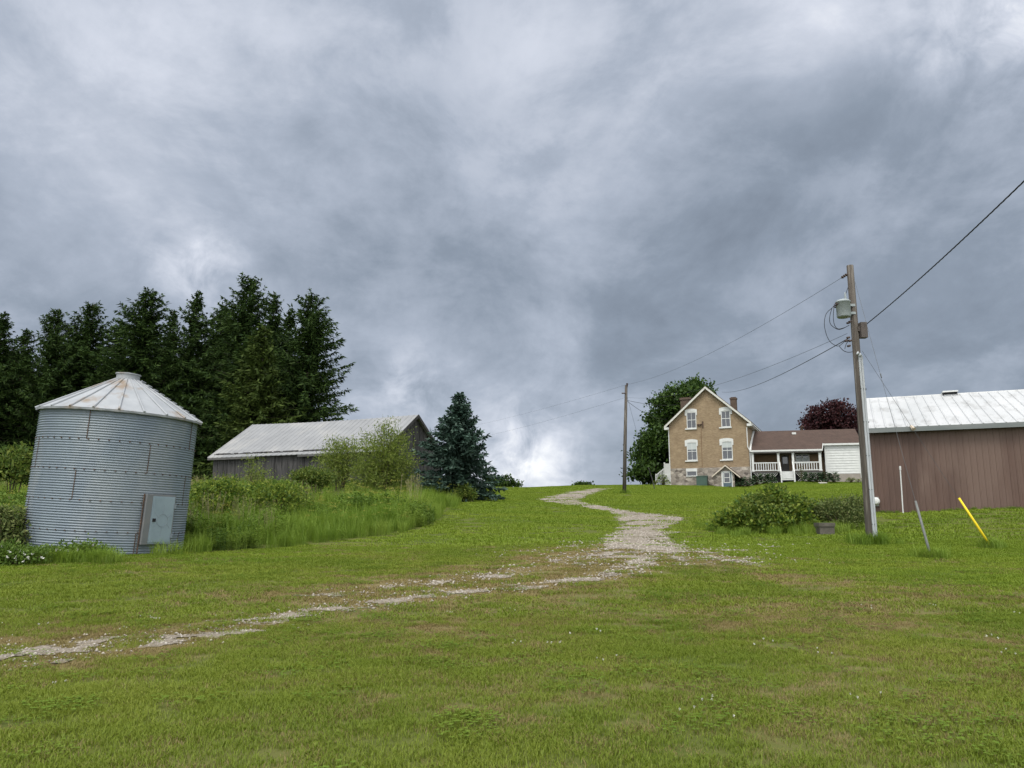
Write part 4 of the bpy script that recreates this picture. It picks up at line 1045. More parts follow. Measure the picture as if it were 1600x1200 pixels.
    for k in range(6):
        f = k / 6; x = x2 - .2 + (x0 - x2 + .3) * f; part('step', MB().box(x, x + (x0 - x2) / 6 + .02, 5.9, 7.1, z3 - .6 + (z1 - z3 + .5) * f, z3 - .5 + (z1 - z3 + .5) * f), WHITE, root)
    c, s = math.cos(a), math.sin(a)
    def off(x, y):
        lx, ly = (x - o.x) * c - (y - o.y) * s, (x - o.x) * s + (y - o.y) * c
        return ((lx > xl - .05) & (lx < .05) & (ly > -.05) & (ly < Dp)) | ((lx > 0) & (lx < 16) & (ly > lx * tn - .1) & (ly < 9)) | ((lx > bx0) & (lx < bx1) & (ly > yh) & (ly < 0))
    KEEP_OFF.append(off)
    return root, M, MW


HOUSE, HM, HWM = build_house()


# ------------------------------------------------------------------ brown shed
SHEDBROWN = M_('brown_sheet_wall', (.118, .073, .058), .55, spec=.3, var=(.088, .055, .045), scale=.9, var2=(.145, .098, .080), scale2=.35, stretch=(1, 1, .3))
SHEDROOF = M_('bright_sheet_roof', (.41, .42, .425), .5, metal=.05, spec=.35, var=(.49, .495, .50), scale=.55, var2=(.30, .30, .295), scale2=1.8, detail=8, stretch=(1, .4, .4), thr2=(.52, .72))


def build_shed():
    a = R(24); o = at(1356, 797, 34.3); o.z = gz(o.x, o.y)
    root = thing('shed', 'long brown metal shed with bright sheet roof beside the utility pole', 'shed', o, -a); M = mat_of(root)
    ze = plane_pt(M, 1356, 668)[1]; W = 12.4; xl = .22; Ls = 17.0
    za = plane_pt(M, 1420, 621.5, W / 2)[1]; m = (za - ze) / (W / 2)
    w = MB(); x = xl; st = .2286
    while x < Ls:                                        # ribbed wall sheets
        prof = [(0, 0), (.016, -.018), (.045, -.018), (.06, 0), (.115, 0), (.121, -.006), (.135, -.006), (.141, 0), (st, 0)]
        for (a0, b0), (a1, b1) in zip(prof[:-1], prof[1:]): w.add([(x + a0, b0, -.6), (x + a1, b1, -.6), (x + a1, b1, ze + .05), (x + a0, b0, ze + .05)], [(0, 1, 2, 3)])
        x += st
    part('wall', w, SHEDBROWN, root)
    g_ = MB().prism([(0, -.6), (W, -.6), (W, ze), (W / 2, za - .06), (0, ze)], 0, .06); g_.v = [(xl + q[1] * (1), q[0] + .001, q[2]) for q in g_.v]
    part('wall', g_, SHEDBROWN, root)
    part('wall', MB().box(xl, Ls, W - .06, W, -.6, ze), SHEDBROWN, root)
    g_ = MB().prism([(0.01, -.6), (W - .01, -.6), (W - .01, ze), (W / 2, za - .06), (0.01, ze)], 0, .06); g_.v = [(Ls - q[1], q[0], q[2]) for q in g_.v]
    part('wall', g_, SHEDBROWN, root)
    for s in (1, -1):
        r = MB(); x = xl - .10; ye = -.38 if s > 0 else W + .38; zee = ze - .38 * m
        pts = [(0, 0), (.025, .036), (.065, .036), (.09, 0), (.41, 0)]
        while x < Ls + .2:
            for (a0, b0), (a1, b1) in zip(pts[:-1], pts[1:]):
                p = [(x + a0, ye, zee + b0 + .05), (x + a1, ye, zee + b1 + .05), (x + a1, W / 2, za + b1 + .05), (x + a0, W / 2, za + b0 + .05)]
                r.slab(p if s > 0 else p[::-1], .03)
            x += .41
        rf = part('roof', r, SHEDROOF, root)
    part('ridge_cap', MB().prism([(W / 2 - .22, za - .22 * m + .085), (W / 2, za + .10), (W / 2 + .22, za - .22 * m + .085), (W / 2, za + .12)], 0, .01) if False else MB().tube([(xl - .10, W / 2, za + .03), (Ls + .2, W / 2, za + .03)], .07, 6), SHEDROOF, root)
    zee = ze - .38 * m
    part('fascia', MB().box(xl - .10, Ls + .2, -.41, -.372, zee - .16, zee + .045), M_('grey_fascia', (.13, .15, .15), .6, var=(.18, .19, .19), scale=1.2, stretch=(.5, 2, 3)), root)
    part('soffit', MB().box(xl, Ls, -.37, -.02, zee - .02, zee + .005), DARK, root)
    # ridge vent
    vx0, vz0 = plane_pt(M, 1474, 621, W / 2 - .3); vx1, vz1 = plane_pt(M, 1496, 610, W / 2 - .3)
    v = part('ridge_vent', MB().box(vx0 + .04, vx1 - .04, W / 2 - .3, W / 2 + .3, za - .1, vz1 - .13), SHEDROOF, root)
    part('hood', MB().box(vx0 - .02, vx1 + .02, W / 2 - .42, W / 2 + .42, vz1 - .07, vz1), WHITE, v); part('louvre', MB().box(vx0 + .02, vx1 - .02, W / 2 - .34, W / 2 + .34, vz1 - .17, vz1 - .072), DARK, v)
    lx, lz = plane_pt(M, 1426, 668, -.5)
    lm = MB().tube([(lx - .1, -.05, lz + .12), (lx - .07, -.3, lz + .10), (lx, -.5, lz + .02)], .02, 6).tube([(lx - .06, -.42, lz + .08), (lx + .03, -.58, lz - .08)], [.05, .085], 10)
    part('yard_lamp', lm, M_('lamp_housing', (.50, .42, .33), .5), root)
    mx, mz = plane_pt(M, 1368.5, 783, -.12)
    part('meter', MB().box(mx - .12, mx + .12, -.12, -.02, mz - .22, mz + .18).add([], []), M_('meter_box', (.25, .25, .24), .6), root)
    k = MB(); n = 14
    k.v = []; ml = MB().lathe([(.001, .14), (.11, .12), (.16, .06), (.165, -.02), (.15, -.06)][::-1], 18); ml.v = [(mx + p[0], -.15 - p[2], mz + p[1]) for p in ml.v]
    part('meter_cover', ml, WHITE, root)
    c, s = math.cos(a), math.sin(a)
    KEEP_OFF.append(lambda x, y: ((x - o.x) * c - (y - o.y) * s > xl) & ((x - o.x) * c - (y - o.y) * s < Ls) & ((x - o.x) * s + (y - o.y) * c > 0) & ((x - o.x) * s + (y - o.y) * c < W))
    # white stake standing before the wall
    Pm = at(1410.3, 794, 33.0); Pm.z = gz(Pm.x, Pm.y)
    tp = at(1406.3, 729, 33.0); st_ = MB().tube([(0, 0, -.2), (tp.x - Pm.x, 0, tp.z - Pm.z)], .026, 8).tube([(tp.x - Pm.x, 0, tp.z - Pm.z - .14), (tp.x - Pm.x, 0, tp.z - Pm.z + .02)], .042, 8)
    so = part('marker_stake', st_, WHITE, None); so.location = Pm
    tag(so, 'thin white stake standing upright before the brown shed wall', 'stake')
    return root, M


SHED, SM_ = build_shed()
# ------------------------------------------------------------------ utility poles, guys, wires
BLACKWIRE = M_('black_wire', (.02, .02, .022), .6)
GREYWIRE = M_('grey_wire', (.07, .075, .08), .5, metal=.4)
GREYPAINT = M_('transformer_grey', (.30, .335, .345), .45, var=(.26, .29, .30), scale=3)
PVC = M_('grey_conduit', (.42, .44, .46), .5, var=(.33, .35, .37), scale=3, stretch=(3, 3, .4))
GLAZE = M_('brown_insulator', (.06, .04, .035), .25)


def sag(p, q, s, n=24):
    p, q = Vector(p), Vector(q); return [p.lerp(q, k / n) - Vector((0, 0, s * 4 * (k / n) * (1 - k / n))) for k in range(n + 1)]


def wire(name, pts, rad, mat, label, group, cat='wire'):
    o = pts[0].copy(); mb = MB().tube([p - o for p in pts], rad, 6); w = part(name, mb, mat, None, True); w.location = o
    return tag(w, label, cat, group)


DP = 24.0
pb = at(1361, 848, DP); pb.z = gz(pb.x, pb.y); pt = at(1328, 415, DP)
POLE = thing('utility_pole', 'tall wooden utility pole with transformer in front of the brown shed', 'utility pole', pb)
def pl(px, py, dy=0.0):
    """point at the near pole's distance (minus dy), relative to its foot"""
    return at(px, py, DP - dy) - pb
top = pt - pb; axis_at = lambda z: Vector((top.x * z / top.z, top.y * z / top.z, z))
part('pole', MB().tube([axis_at(-.8), axis_at(0), axis_at(top.z * .5), axis_at(top.z)], [.138, .135, .122, .105], 16), WOOD, POLE, True)
for k, (dx, dy, r_, zt) in enumerate(((.035, -.165, .034, 5.95), (.115, -.13, .040, 5.9), (.165, -.045, .034, 5.6))):
    p = [axis_at(z) + Vector((dx - .003 * z, dy + .006 * z, 0)) for z in (-.3, 0, 1.5, 3, zt - .25)]
    p += [p[-1] + Vector((-.01, -.02, .2)), p[-1] + Vector((-.06, -.06, .26)), p[-1] + Vector((-.10, -.06, .18))]
    part('conduit', MB().tube(p, r_, 10), PVC, POLE, True)
# transformer can on the left
ca = pl(1313.5, 472); ct = pl(1313.5, 472).z; rr_ = .215; zt = pl(1313, 472.5).z; zb = pl(1313, 497).z; cx_t, cy_t = ca.x, -.16
tank = part('transformer', MB().lathe([(.05, zb - .02), (rr_ * .9, zb - .02), (rr_, zb + .02), (rr_, zt - .06), (rr_ + .018, zt - .055), (rr_ + .018, zt - .02), (rr_ * .8, zt + .03), (.02, zt + .05)], 24, (cx_t, cy_t)), GREYPAINT, POLE, True)
part('bracket', MB().box(cx_t + rr_ - .02, axis_at(zt).x + .02, cy_t + .04, cy_t + .16, zt - .16, zt - .08).box(cx_t + rr_ - .02, axis_at(zb).x + .02, cy_t + .04, cy_t + .16, zb + .10, zb + .18), GREYPAINT, tank)
bz = zt + .03; bush = [(.035, bz), (.045, bz + .05), (.03, bz + .08), (.042, bz + .11), (.028, bz + .14), (.036, bz + .17), (.02, bz + .22), (.012, bz + .26)]
part('bushing', MB().lathe(bush, 10, (cx_t + .09, cy_t)), GREYPAINT, tank, True)
sb_ = MB()
for k in range(3): sb_.tube([(cx_t - rr_ + .02, cy_t - .08 + k * .08, zt - .13 - .03 * k), (cx_t - rr_ - .08, cy_t - .1 + k * .08, zt - .11 - .03 * k)], .025, 8)
part('terminal', sb_, GLAZE, tank)
lead = MB().tube([Vector((cx_t + .09, cy_t, bz + .25)), pl(1322, 458), pl(1325, 449)], .010, 6)
for pts in ([(1300.5, 481), (1291, 490), (1288, 506), (1291, 522), (1297, 534), (1305.5, 540)], [(1300.5, 480), (1297, 492), (1296.5, 503), (1301, 510), (1312, 515), (1327, 508)], [(1303, 481), (1302, 495), (1304, 508), (1310, 514), (1322, 511)],
            [(1305.5, 540), (1311, 540.5), (1318, 535), (1325, 528)], [(1311, 540.5), (1318, 548), (1326, 550.5), (1332, 549.5)], [(1320, 545), (1322, 538), (1327, 530)]):
    P = [pl(*q, .2 - .2 * (k / (len(pts) - 1))) for k, q in enumerate(pts)]; Q = []
    for i in range(len(P) - 1):                           # rounded drops
        p0, p1, p2, p3 = P[max(i - 1, 0)], P[i], P[i + 1], P[min(i + 2, len(P) - 1)]
        for t in (0, .33, .66): Q.append(.5 * ((2 * p1) + (p2 - p0) * t + (2 * p0 - 5 * p1 + 4 * p2 - p3) * t * t + (3 * p1 - p0 - 3 * p2 + p3) * t**3))
    lead.tube(Q + [P[-1]], .010, 6)
part('drop_leads', lead, BLACKWIRE, POLE, True)
i0 = pl(1323.5, 428.5); i1 = pl(1315, 434)
ins = MB()
for k in range(7):
    f = k / 6; ins.tube([i0.lerp(i1, f - .05), i0.lerp(i1, f + .05)], .05 if k % 2 else .025, 8)
part('insulator', ins, GLAZE, POLE)
bx = pl(1346, 518); part('meter_box', MB().box(bx.x - .10, bx.x + .10, -.22, .0, bx.z - .24, bx.z + .26).box(bx.x - .16, bx.x - .10, -.14, -.02, bx.z - .02, bx.z + .14), M_('grey_brown_box', (.10, .085, .078), .8, var=(.07, .06, .055), scale=5), POLE)
cl = pl(1327, 531); k_ = MB()
for q in ((1325, 505), (1328, 503), (1325, 528), (1328, 533), (1326, 541), (1322, 533)): k_.tube([pl(*q, .12) + Vector((-.03, 0, 0)), pl(*q, .12) + Vector((.06, .03, .03))], .035, 8)
part('clamp', k_, GLAZE, POLE)
k_ = MB()
for z in np.arange(.6, 5.7, 1.05): k_.tube([axis_at(z) + Vector((-.02, -.185 + .006 * z, 0)), axis_at(z) + Vector((.17, -.14 + .006 * z, 0)), axis_at(z) + Vector((.225, .03, 0))], .012, 5)
part('strap', k_, GREYWIRE, POLE)

# far pole
D2 = 62.0; fb = at(975, 769, D2); fb.z = gz(fb.x, fb.y); ft = at(978.5, 602, D2); FT = ft - fb
P2 = thing('utility_pole', 'plain wooden utility pole on the lawn left of the farmhouse', 'utility pole', fb)
part('pole', MB().tube([Vector((0, 0, -.6)), FT * .5, FT], [.16, .14, .11], 12), WOOD, P2, True)
i_ = FT + Vector((.06, -.12, 0)); part('insulator', MB().tube([i_ + Vector((0, 0, -.12)), i_ + Vector((0, 0, .14))], [.05, .09], 8).tube([FT * .92 + Vector((-.38, -.14, .02)), FT * .92 + Vector((-.05, -.14, .02))], .05, 8), GLAZE, P2)

# wires
f_top = ft + Vector((.06, -.1, .05)); f_low = fb + FT * .885 + Vector((0, -.15, 0))
wire('power_line', sag(pb + i1, f_top, .55, 40), .006, GREYWIRE, 'high thin wire running from the near pole top to the far pole', 'wires between the poles')
wire('neutral_wire', sag(pb + pl(1324, 521, .1), f_low, .75, 40), .006, GREYWIRE, 'thin lower wire from below the transformer to the far pole', 'wires between the poles')
far1 = at(640, 679, 150); far2 = at(640, 698, 150)
wire('power_line', sag(f_top, far1, .8, 40), .006, GREYWIRE, 'upper wire running left from the far pole into the distance', 'wires beyond the far pole')
wire('neutral_wire', sag(f_low, far2, .9, 40), .006, GREYWIRE, 'lower wire running left from the far pole into the distance', 'wires beyond the far pole')
rp_ = HM @ Vector((-3.4, 1.0, 0)); rp_ = at(1128, 612.5, 90.6)
wire('service_cable', sag(pb + pl(1325, 529, .12), rp_, .55, 50), .0135, BLACKWIRE, 'thick dark service cable from the near pole down to the farmhouse roof', 'service cables')
hl = at(1046, 634, 96); hl2 = at(1043, 650, 96)
wire('service_cable', sag(fb + FT * .86, at(1060, 632, 98), .25), .016, BLACKWIRE, 'upper short cable from the far pole towards the maple behind the house', 'service cables')
wire('service_cable', sag(fb + FT * .86, at(1042, 655, 93), .45), .016, BLACKWIRE, 'lower short cable from the far pole to the left house eave', 'service cables')
r0 = pb + pl(1352, 508, .0); r1 = at(1680, 205, 11.0)
tri = sag(r0, r1, .10, 120); o_ = tri[0].copy(); mb = MB()
for ph in (0, 2.09, 4.19): mb.tube([p - o_ + Vector((math.sin(ph + k * .9) * .009, 0, math.cos(ph + k * .9) * .009)) for k, p in enumerate(tri)], .0075, 5)
w_ = part('service_cable', mb, BLACKWIRE, None, True); w_.location = o_; tag(w_, 'twisted black cable rising from the near pole out past the right edge', 'wire', 'service cables')
# guys with their guards
for (gpx, gpy, gt, mat, nm, lab) in ((1455, 872, (1433, 783), M_('grey_guard', (.17, .18, .17), .7, var=(.12, .125, .12), scale=4), 'guy_wire', 'guy wire with grey guard tube leaning in the lawn'),
                                     (1550, 857, (1501, 778), M_('yellow_guard', (.80, .60, .02), .5, var=(.72, .52, .02), scale=3), 'guy_wire', 'guy wire with bright yellow guard tube at lower right')):
    ga = ground_at(gpx, gpy); tp = (pb + pl(1336, 440)) if gpx < 1500 else (pb + pl(1347, 548))
    r_ = thing(nm, lab, 'guy wire', ga, group='guys of the near pole'); d = tp - ga
    # the guard ends where the photo shows its upper end along the wire
    best = min(np.linspace(.02, .5, 400), key=lambda f: abs(project(*[np.array(v) for v in (ga + d * f)])[1] - gt[1]))
    part('cable', MB().tube(sag(Vector((0, 0, 0)), d, .03, 12), .0055, 5), GREYWIRE, r_)
    part('guard', MB().tube([d * -.015, d * best * .5, d * best], [.034, .034, .030], 10), mat, r_, True)
    if gpx < 1500: part('turnbuckle', MB().tube([d * .60, d * .615], .018, 8), GREYWIRE, r_)
ga = at(1022, 706, D2 + 6); ga.z = gz(ga.x, ga.y)
gq = ground_at(1004, 768)
wire('stay_wire', sag(fb + FT * .93, at(999, 690, 66), .02, 6) + [Vector((at(1003, 718, 69).x, 69, gz(at(1003, 718, 69).x, 69)))], .008, GREYWIRE, 'thin stay wire slanting down right from the far pole', 'guys of the far pole')

# ------------------------------------------------------------------ small things about the house
b = ground_at(1023.5, 764.5); tpp = at(1013, 730, b.y) - b
s_ = part('leaning_stick', MB().tube([Vector((0, 0, -.2)), tpp * .5 + Vector((.03, 0, 0)), tpp], [.045, .04, .035], 7), GREYWOOD, None); s_.location = b
tag(s_, 'weathered stick leaning left on the lawn by the far pole', 'stick')

x0, z1 = plane_pt(HM, *Z8(865, 432), y=-1.0); x1, z0 = plane_pt(HM, *Z8(1002, 527), y=-1.0)
wp = HM @ Vector(((x0 + x1) / 2, -1.0, 0)); gzz = gz(wp.x, wp.y); hw = (x1 - x0) / 2; zt = (HM @ Vector((0, 0, z1))).z - gzz
GREENBOX = M_('green_box', (.06, .105, .085), .5, var=(.05, .088, .07), scale=3)
gb = thing('utility_cabinet', 'squat dark green utility cabinet against the stone foundation', 'cabinet', (wp.x, wp.y, gzz), -R(24))
part('body', MB().box(-hw, hw, -.15, .6, -.3, zt - .06), GREENBOX, gb); part('lid', MB().hexa([(-hw - .04, -.20, zt - .06), (hw + .04, -.20, zt - .06), (hw + .04, .64, zt - .06), (-hw - .04, .64, zt - .06), (-hw - .04, -.2, zt - .02), (hw + .04, -.2, zt - .02), (hw, .6, zt + .08), (-hw, .6, zt + .08)]), GREENBOX, gb)
part('door_panel', MB().box(-hw + .06, -.02, -.165, -.15, .0, zt - .12).box(.02, hw - .06, -.165, -.15, .0, zt - .12), GREENBOX, gb)

# concrete planter block at the edge of the bushes
c0 = ground_at(1293, 836); pw_, ph_ = .25, .42
BLOCK = M_('old_concrete', (.115, .105, .088), .95, var=(.075, .07, .055), scale=4, bump=.5, bscale=18)
cb_ = thing('concrete_block', 'mossy grey concrete block tucked under the right bush', 'concrete block', c0, R(-8))
part('block', MB().box(-pw_, pw_, 0, .7, -.3, ph_ - .13), BLOCK, cb_); part('coping', MB().box(-pw_ - .025, pw_ + .025, -.03, .72, ph_ - .13, ph_), BLOCK, cb_)

PALE = M_('pale_stone', (.50, .47, .42), .9, var=(.40, .37, .33), scale=3, bump=.4)
def flat_stone(px, py, w, h, label, seed):
    r = np.random.RandomState(seed); p = ground_at(px, py); n = 11; m_ = MB(); k = [.75 + .4 * r.rand() for _ in range(n)]
    ring = lambda s, z: [(w * s * k[i] * math.cos(6.283 * i / n), w * .7 * s * k[i] * math.sin(6.283 * i / n), z + .02 * r.rand()) for i in range(n)]
    pts = ring(1, -.1) + ring(1.02, h * .6) + ring(.8, h); m_.add(pts, [tuple(range(2 * n, 3 * n))] + [(a * n + i, a * n + (i + 1) % n, (a + 1) * n + (i + 1) % n, (a + 1) * n + i) for a in range(2) for i in range(n)])
    s = part('flat_stone', m_, PALE, None); s.location = p; tag(s, label, 'stone', 'pale stones in front of the porch')
flat_stone(1183, 757.5, .62, .28, 'pale flat stone on the lawn below the left hostas', 1)
flat_stone(1177, 758.5, .35, .40, 'smaller pale stone close to the cellar entry hostas', 4)
flat_stone(1285, 755.3, .55, .10, 'low pale paving stone before the right hostas', 2)
# ------------------------------------------------------------------ trees and plants
NEEDLE = leaf_mat('spruce_needles', [(.015, .032, .009), (.025, .048, .012), (.038, .068, .016), (.056, .092, .021)], .15, gloss=.012)
NEEDLE_L = leaf_mat('young_spruce_needles', [(.028, .045, .010), (.042, .066, .014), (.058, .086, .018), (.075, .105, .024)], .2, gloss=.012)
NEEDLE_B = leaf_mat('blue_spruce_needles', [(.022, .046, .034), (.034, .066, .048), (.050, .090, .068), (.075, .122, .095)], .12, gloss=.03)
MAPLE = leaf_mat('maple_leaves', [(.018, .042, .008), (.030, .062, .011), (.046, .088, .015), (.070, .120, .020)], .25)
RED = leaf_mat('red_leaves', [(.022, .008, .011), (.036, .012, .016), (.055, .018, .022), (.085, .028, .032)], .25)
WILLOW = leaf_mat('willow_leaves', [(.095, .145, .022), (.135, .19, .028), (.185, .235, .040), (.24, .28, .06)], .45)
BUSH = leaf_mat('bush_leaves', [(.048, .10, .015), (.085, .15, .02), (.135, .21, .027), (.20, .265, .036), (.29, .33, .05)], .4)
BUSHY = leaf_mat('yellow_green_leaves', [(.050, .090, .016), (.080, .130, .020), (.125, .170, .028), (.20, .23, .045)], .35)
DULL = leaf_mat('dull_leaves', [(.055, .085, .024), (.085, .12, .032), (.13, .165, .045), (.20, .22, .08)], .3)
HOSTA = leaf_mat('hosta_leaves', [(.030, .062, .030), (.048, .088, .042), (.070, .115, .055), (.13, .17, .10)], .2)
WEEDG = leaf_mat('tall_grass', [(.105, .19, .018), (.148, .24, .025), (.20, .285, .036), (.26, .315, .06)], .4, loc_var=.35)
WEEDD = leaf_mat('seeding_grass', [(.150, .165, .055), (.20, .20, .08), (.26, .23, .12), (.30, .25, .16)], .3, loc_var=.5)
WEEDL = leaf_mat('weed_leaves', [(.09, .16, .02), (.125, .205, .024), (.17, .245, .034), (.23, .28, .05)], .35, loc_var=.3)
WEEDK = leaf_mat('dark_weed_leaves', [(.055, .105, .016), (.08, .14, .02), (.11, .175, .026), (.15, .205, .036)], .3, loc_var=.4)
UMBEL = leaf_mat('yellow_flowers', [(.20, .22, .03), (.28, .28, .05), (.34, .32, .07)], .3)
WHITEFL = leaf_mat('white_flowers', [(.60, .60, .55), (.72, .72, .68)], .25)
BARK = M_('bark', (.075, .060, .048), .95, var=(.045, .036, .03), scale=4, stretch=(5, 5, .7), bump=.5)
TWIG = M_('green_brown_twigs', (.085, .075, .04), .9)


def spruce_quads(h, rmax, seed, whorl, tw, dens=1.0, shape=.85, base=.03, ragged=.25, up=.0):
    """conifer crown: whorls of boughs carrying flat and hanging sprays; tw = (length, width) of a spray"""
    r = np.random.RandomState(seed); Q = []; boughs = []
    z = h * base; lean = r.rand() * 6.28
    while z < h * .985:
        f = z / h; L0 = rmax * min(1.0, (1.03 - f) ** shape * (1 - .25 * np.exp(-f * 14))) * (1 - ragged * .3 * r.rand())
        nb = int(4 + 3 * r.rand() + (1 if f < .6 else 0)); a0 = r.rand() * 6.28
        for k in range(nb):
            az = a0 + 6.283 * k / nb + r.randn() * .18
            L = L0 * (1 - ragged + 2 * ragged * r.rand() * .8) * (1 + .55 * ragged * math.sin(az + lean) * math.sin(z * .55 + seed) + .4 * ragged * math.sin(2 * az + z * .9))
            if L < .12: L = .12
            zb = z + r.randn() * whorl * .25; rise = (.55 * f + up) * L
            m = max(int(L / (tw[0] * .30) * dens), 3); s = (np.arange(m) + r.rand(m) * .8 + .3) / m; s = np.clip(s, 0, 1)
            d = np.array([np.cos(az), np.sin(az), 0]); sd = np.array([-np.sin(az), np.cos(az), 0])
            zz = zb + rise * s - (.34 * (1 - f) + .06) * L * s ** 1.3 + .13 * L * s ** 3
            C = d[None] * (s * L)[:, None] + np.array([0, 0, 1.]) * zz[:, None]
            boughs.append((az, L, zb, rise, f))
            for side in (-1, 1, 0, 2, 3):
                n = len(s); t = tw[0] * (.55 + .7 * r.rand(n)) * (1.1 - .35 * s) * min(1, .45 + L / (rmax * .8))
                if side in (-1, 1):
                    an = .85 + .35 * r.randn(n) * .5; D = d[None] * np.cos(an)[:, None] + sd[None] * (side * np.sin(an))[:, None] + np.stack([0 * an, 0 * an, -.15 - .3 * r.rand(n)], 1)
                elif side == 0: D = d[None] * (.5 + .5 * r.rand(n))[:, None] + np.stack([.3 * r.randn(n), .3 * r.randn(n), -.75 - .5 * r.rand(n)], 1); t = t * .85
                elif side == 2: D = d[None] + .35 * r.randn(n, 3) + np.array([0, 0, .05])
                else: D = d[None] * .6 + .5 * r.randn(n, 3) + np.array([0, 0, .45]); t = t * .6
                D = unit(D); U = unit(np.cross(D, np.array([0, 0, 1.]) + .5 * r.randn(n, 3)))
                Q.append(leaf_quads(C, D, U, t, tw[1] * (.7 + .6 * r.rand(n)), .06))
        z += whorl * (1 - .45 * f) * (.8 + .4 * r.rand())
    n = 14; P = np.zeros((n, 3)); P[:, 2] = h * .965 + np.linspace(0, .035 * h, n) * .6
    Q.append(rand_leaves(P, r, tw[0] * .45, tw[1] * .7, 1.3))
    # wide inner sprays added round the stem to block sky and darken the crown
    n = int(130 * dens); zz = r.rand(n) * h * .85 + h * .02; a = r.rand(n) * 6.28; rad = rmax * .30 * (1 - zz / h) * r.rand(n)
    P = np.stack([np.cos(a) * rad, np.sin(a) * rad, zz], 1); Q.append(rand_leaves(P, r, tw[0] * 1.6, tw[1] * 3.2, -.2))
    return np.concatenate(Q), boughs


def trunk_mb(h, r0, seed=0, boughs=(), br=.02, every=1):
    mb = MB(); rn = random.Random(seed); ph = rn.random() * 6
    ax = lambda z: Vector((.012 * h * math.sin(ph + z / h * 3) * (z / h), .012 * h * math.cos(ph + z / h * 2) * (z / h), z))
    mb.tube([Vector((0, 0, -.6))] + [ax(h * k / 8) for k in range(9)], [r0 * 1.15] + [r0 * (1 - .93 * k / 8) for k in range(9)], 10)
    for az, L, zb, rise, f in boughs[::every]:
        d = Vector((math.cos(az), math.sin(az), 0)); p = [ax(zb) if zb < h else Vector((0, 0, zb))]
        for s in (.5, .9): p.append(d * (s * L) + Vector((0, 0, zb + rise * s - (.34 * (1 - f) + .06) * L * s ** 1.3 + .13 * L * s ** 3)))
        mb.tube(p, [br * (1 + L * .25), br * .7, br * .25], 4, cap=False)
    return mb


def make_spruce(name, label, cat, group, h, rmax, seed, whorl, tw, mat, **k):
    Q, bo = spruce_quads(h, rmax, seed, whorl, tw, **k)
    t = thing(name, label, cat, group=group)
    part('trunk', trunk_mb(h, h * .0135, seed, bo, h * .0012, 2), BARK, t, True); part('crown', quad_mesh('crown', Q), mat, t)
    return t


SPH = 22.0
protos = [make_spruce('spruce', '', 'spruce', 'dark spruce row behind the barn and grain bin', SPH, 7.0, 100 + i, .47, (.85, .17), NEEDLE, dens=1.25, shape=sh, ragged=rg, up=u) for i, (sh, rg, u) in enumerate([(.84, .46, .14), (.96, .50, .02), (.78, .44, .12), (.90, .48, .08)])]
SPR = [  # top pixel, distance, proto, width factor, label
    (8, 484, 80, 1, 1.0, 'dark spruce at the far left edge of the row'),
    (42, 512, 86, 3, .9, 'narrow shorter dark spruce, second from the left edge'),
    (90, 480, 82, 0, .85, 'dark spruce with ragged tip above the left eave of the grain bin'),
    (145, 472, 85, 2, 1.0, 'broad topped dark spruce left of the grain bin cap'),
    (232, 449, 80, 0, 1.15, 'broad dark spruce rising just right of the grain bin cap'),
    (272, 482, 88, 3, .85, 'lower dark spruce between two taller ones right of the grain bin cap'),
    (311, 451, 83, 1, .95, 'pointed dark spruce above the right eave of the grain bin'),
    (390, 430, 80, 2, 1.05, 'tallest dark spruce of the row, above the left end of the barn roof'),
    (430, 454, 86, 1, 1.0, 'dark spruce close behind the right shoulder of the tallest one'),
    (487, 457, 79, 2, 1.04, 'wide dark spruce standing at the right end of the row'),
    (190, 496, 90, 1, 1.1, 'shaded spruce seen in the gap left of the grain bin cap'),
    (350, 476, 91, 0, 1.1, 'shaded spruce seen in the gap left of the tallest spruce'),
    (118, 520, 92, 3, 1.0, 'shaded spruce deep in the left part of the row'),
    (455, 480, 90, 1, 1.1, 'shaded spruce between the last two tall ones'), (250, 540, 96, 2, 1.1, 'shaded spruce low behind the grain bin cap'), (20, 545, 96, 0, 1.1, 'shaded spruce low behind the left edge trees'), (350, 545, 98, 2, 1.1, 'shaded spruce low behind the barn roof left end'),
    (-60, 470, 82, 2, 1.1, None), (-120, 480, 86, 0, 1.1, None)]
first = set()
for px, py, D, pi, wf, lab in SPR:
    tp = at(px, py, D); z0 = gz(tp.x, D); hgt = tp.z - z0
    t = protos[pi] if pi not in first else copy_tree(protos[pi]); first.add(pi)
    t.location = (tp.x, D, z0 - .1); t.scale = (wf, wf, hgt / SPH); t.rotation_euler = (0, 0, (px * 1.7) % 6.28)
    t['label'] = lab or 'dark spruce beyond the left edge of the picture'
tp = at(411, 510, 73); z0 = gz(tp.x, 73)
t = make_spruce('young_spruce', 'lighter olive green spruce in front of the dark row behind the barn', 'spruce', None, tp.z - z0, 5.6, 140, .5, (.9, .24), NEEDLE_L, shape=.95, ragged=.4); t.location = (tp.x, 73, z0)
b = at(716, 781, 47.5); b.z = gz(b.x, b.y); tp = at(714, 615, 47.5)
t = make_spruce('blue_spruce', 'blue spruce standing alone to the right of the grey barn', 'blue spruce', None, tp.z - b.z, 3.35, 151, .27, (.5, .15), NEEDLE_B, shape=.92, ragged=.28, base=.015, dens=1.4); t.location = b


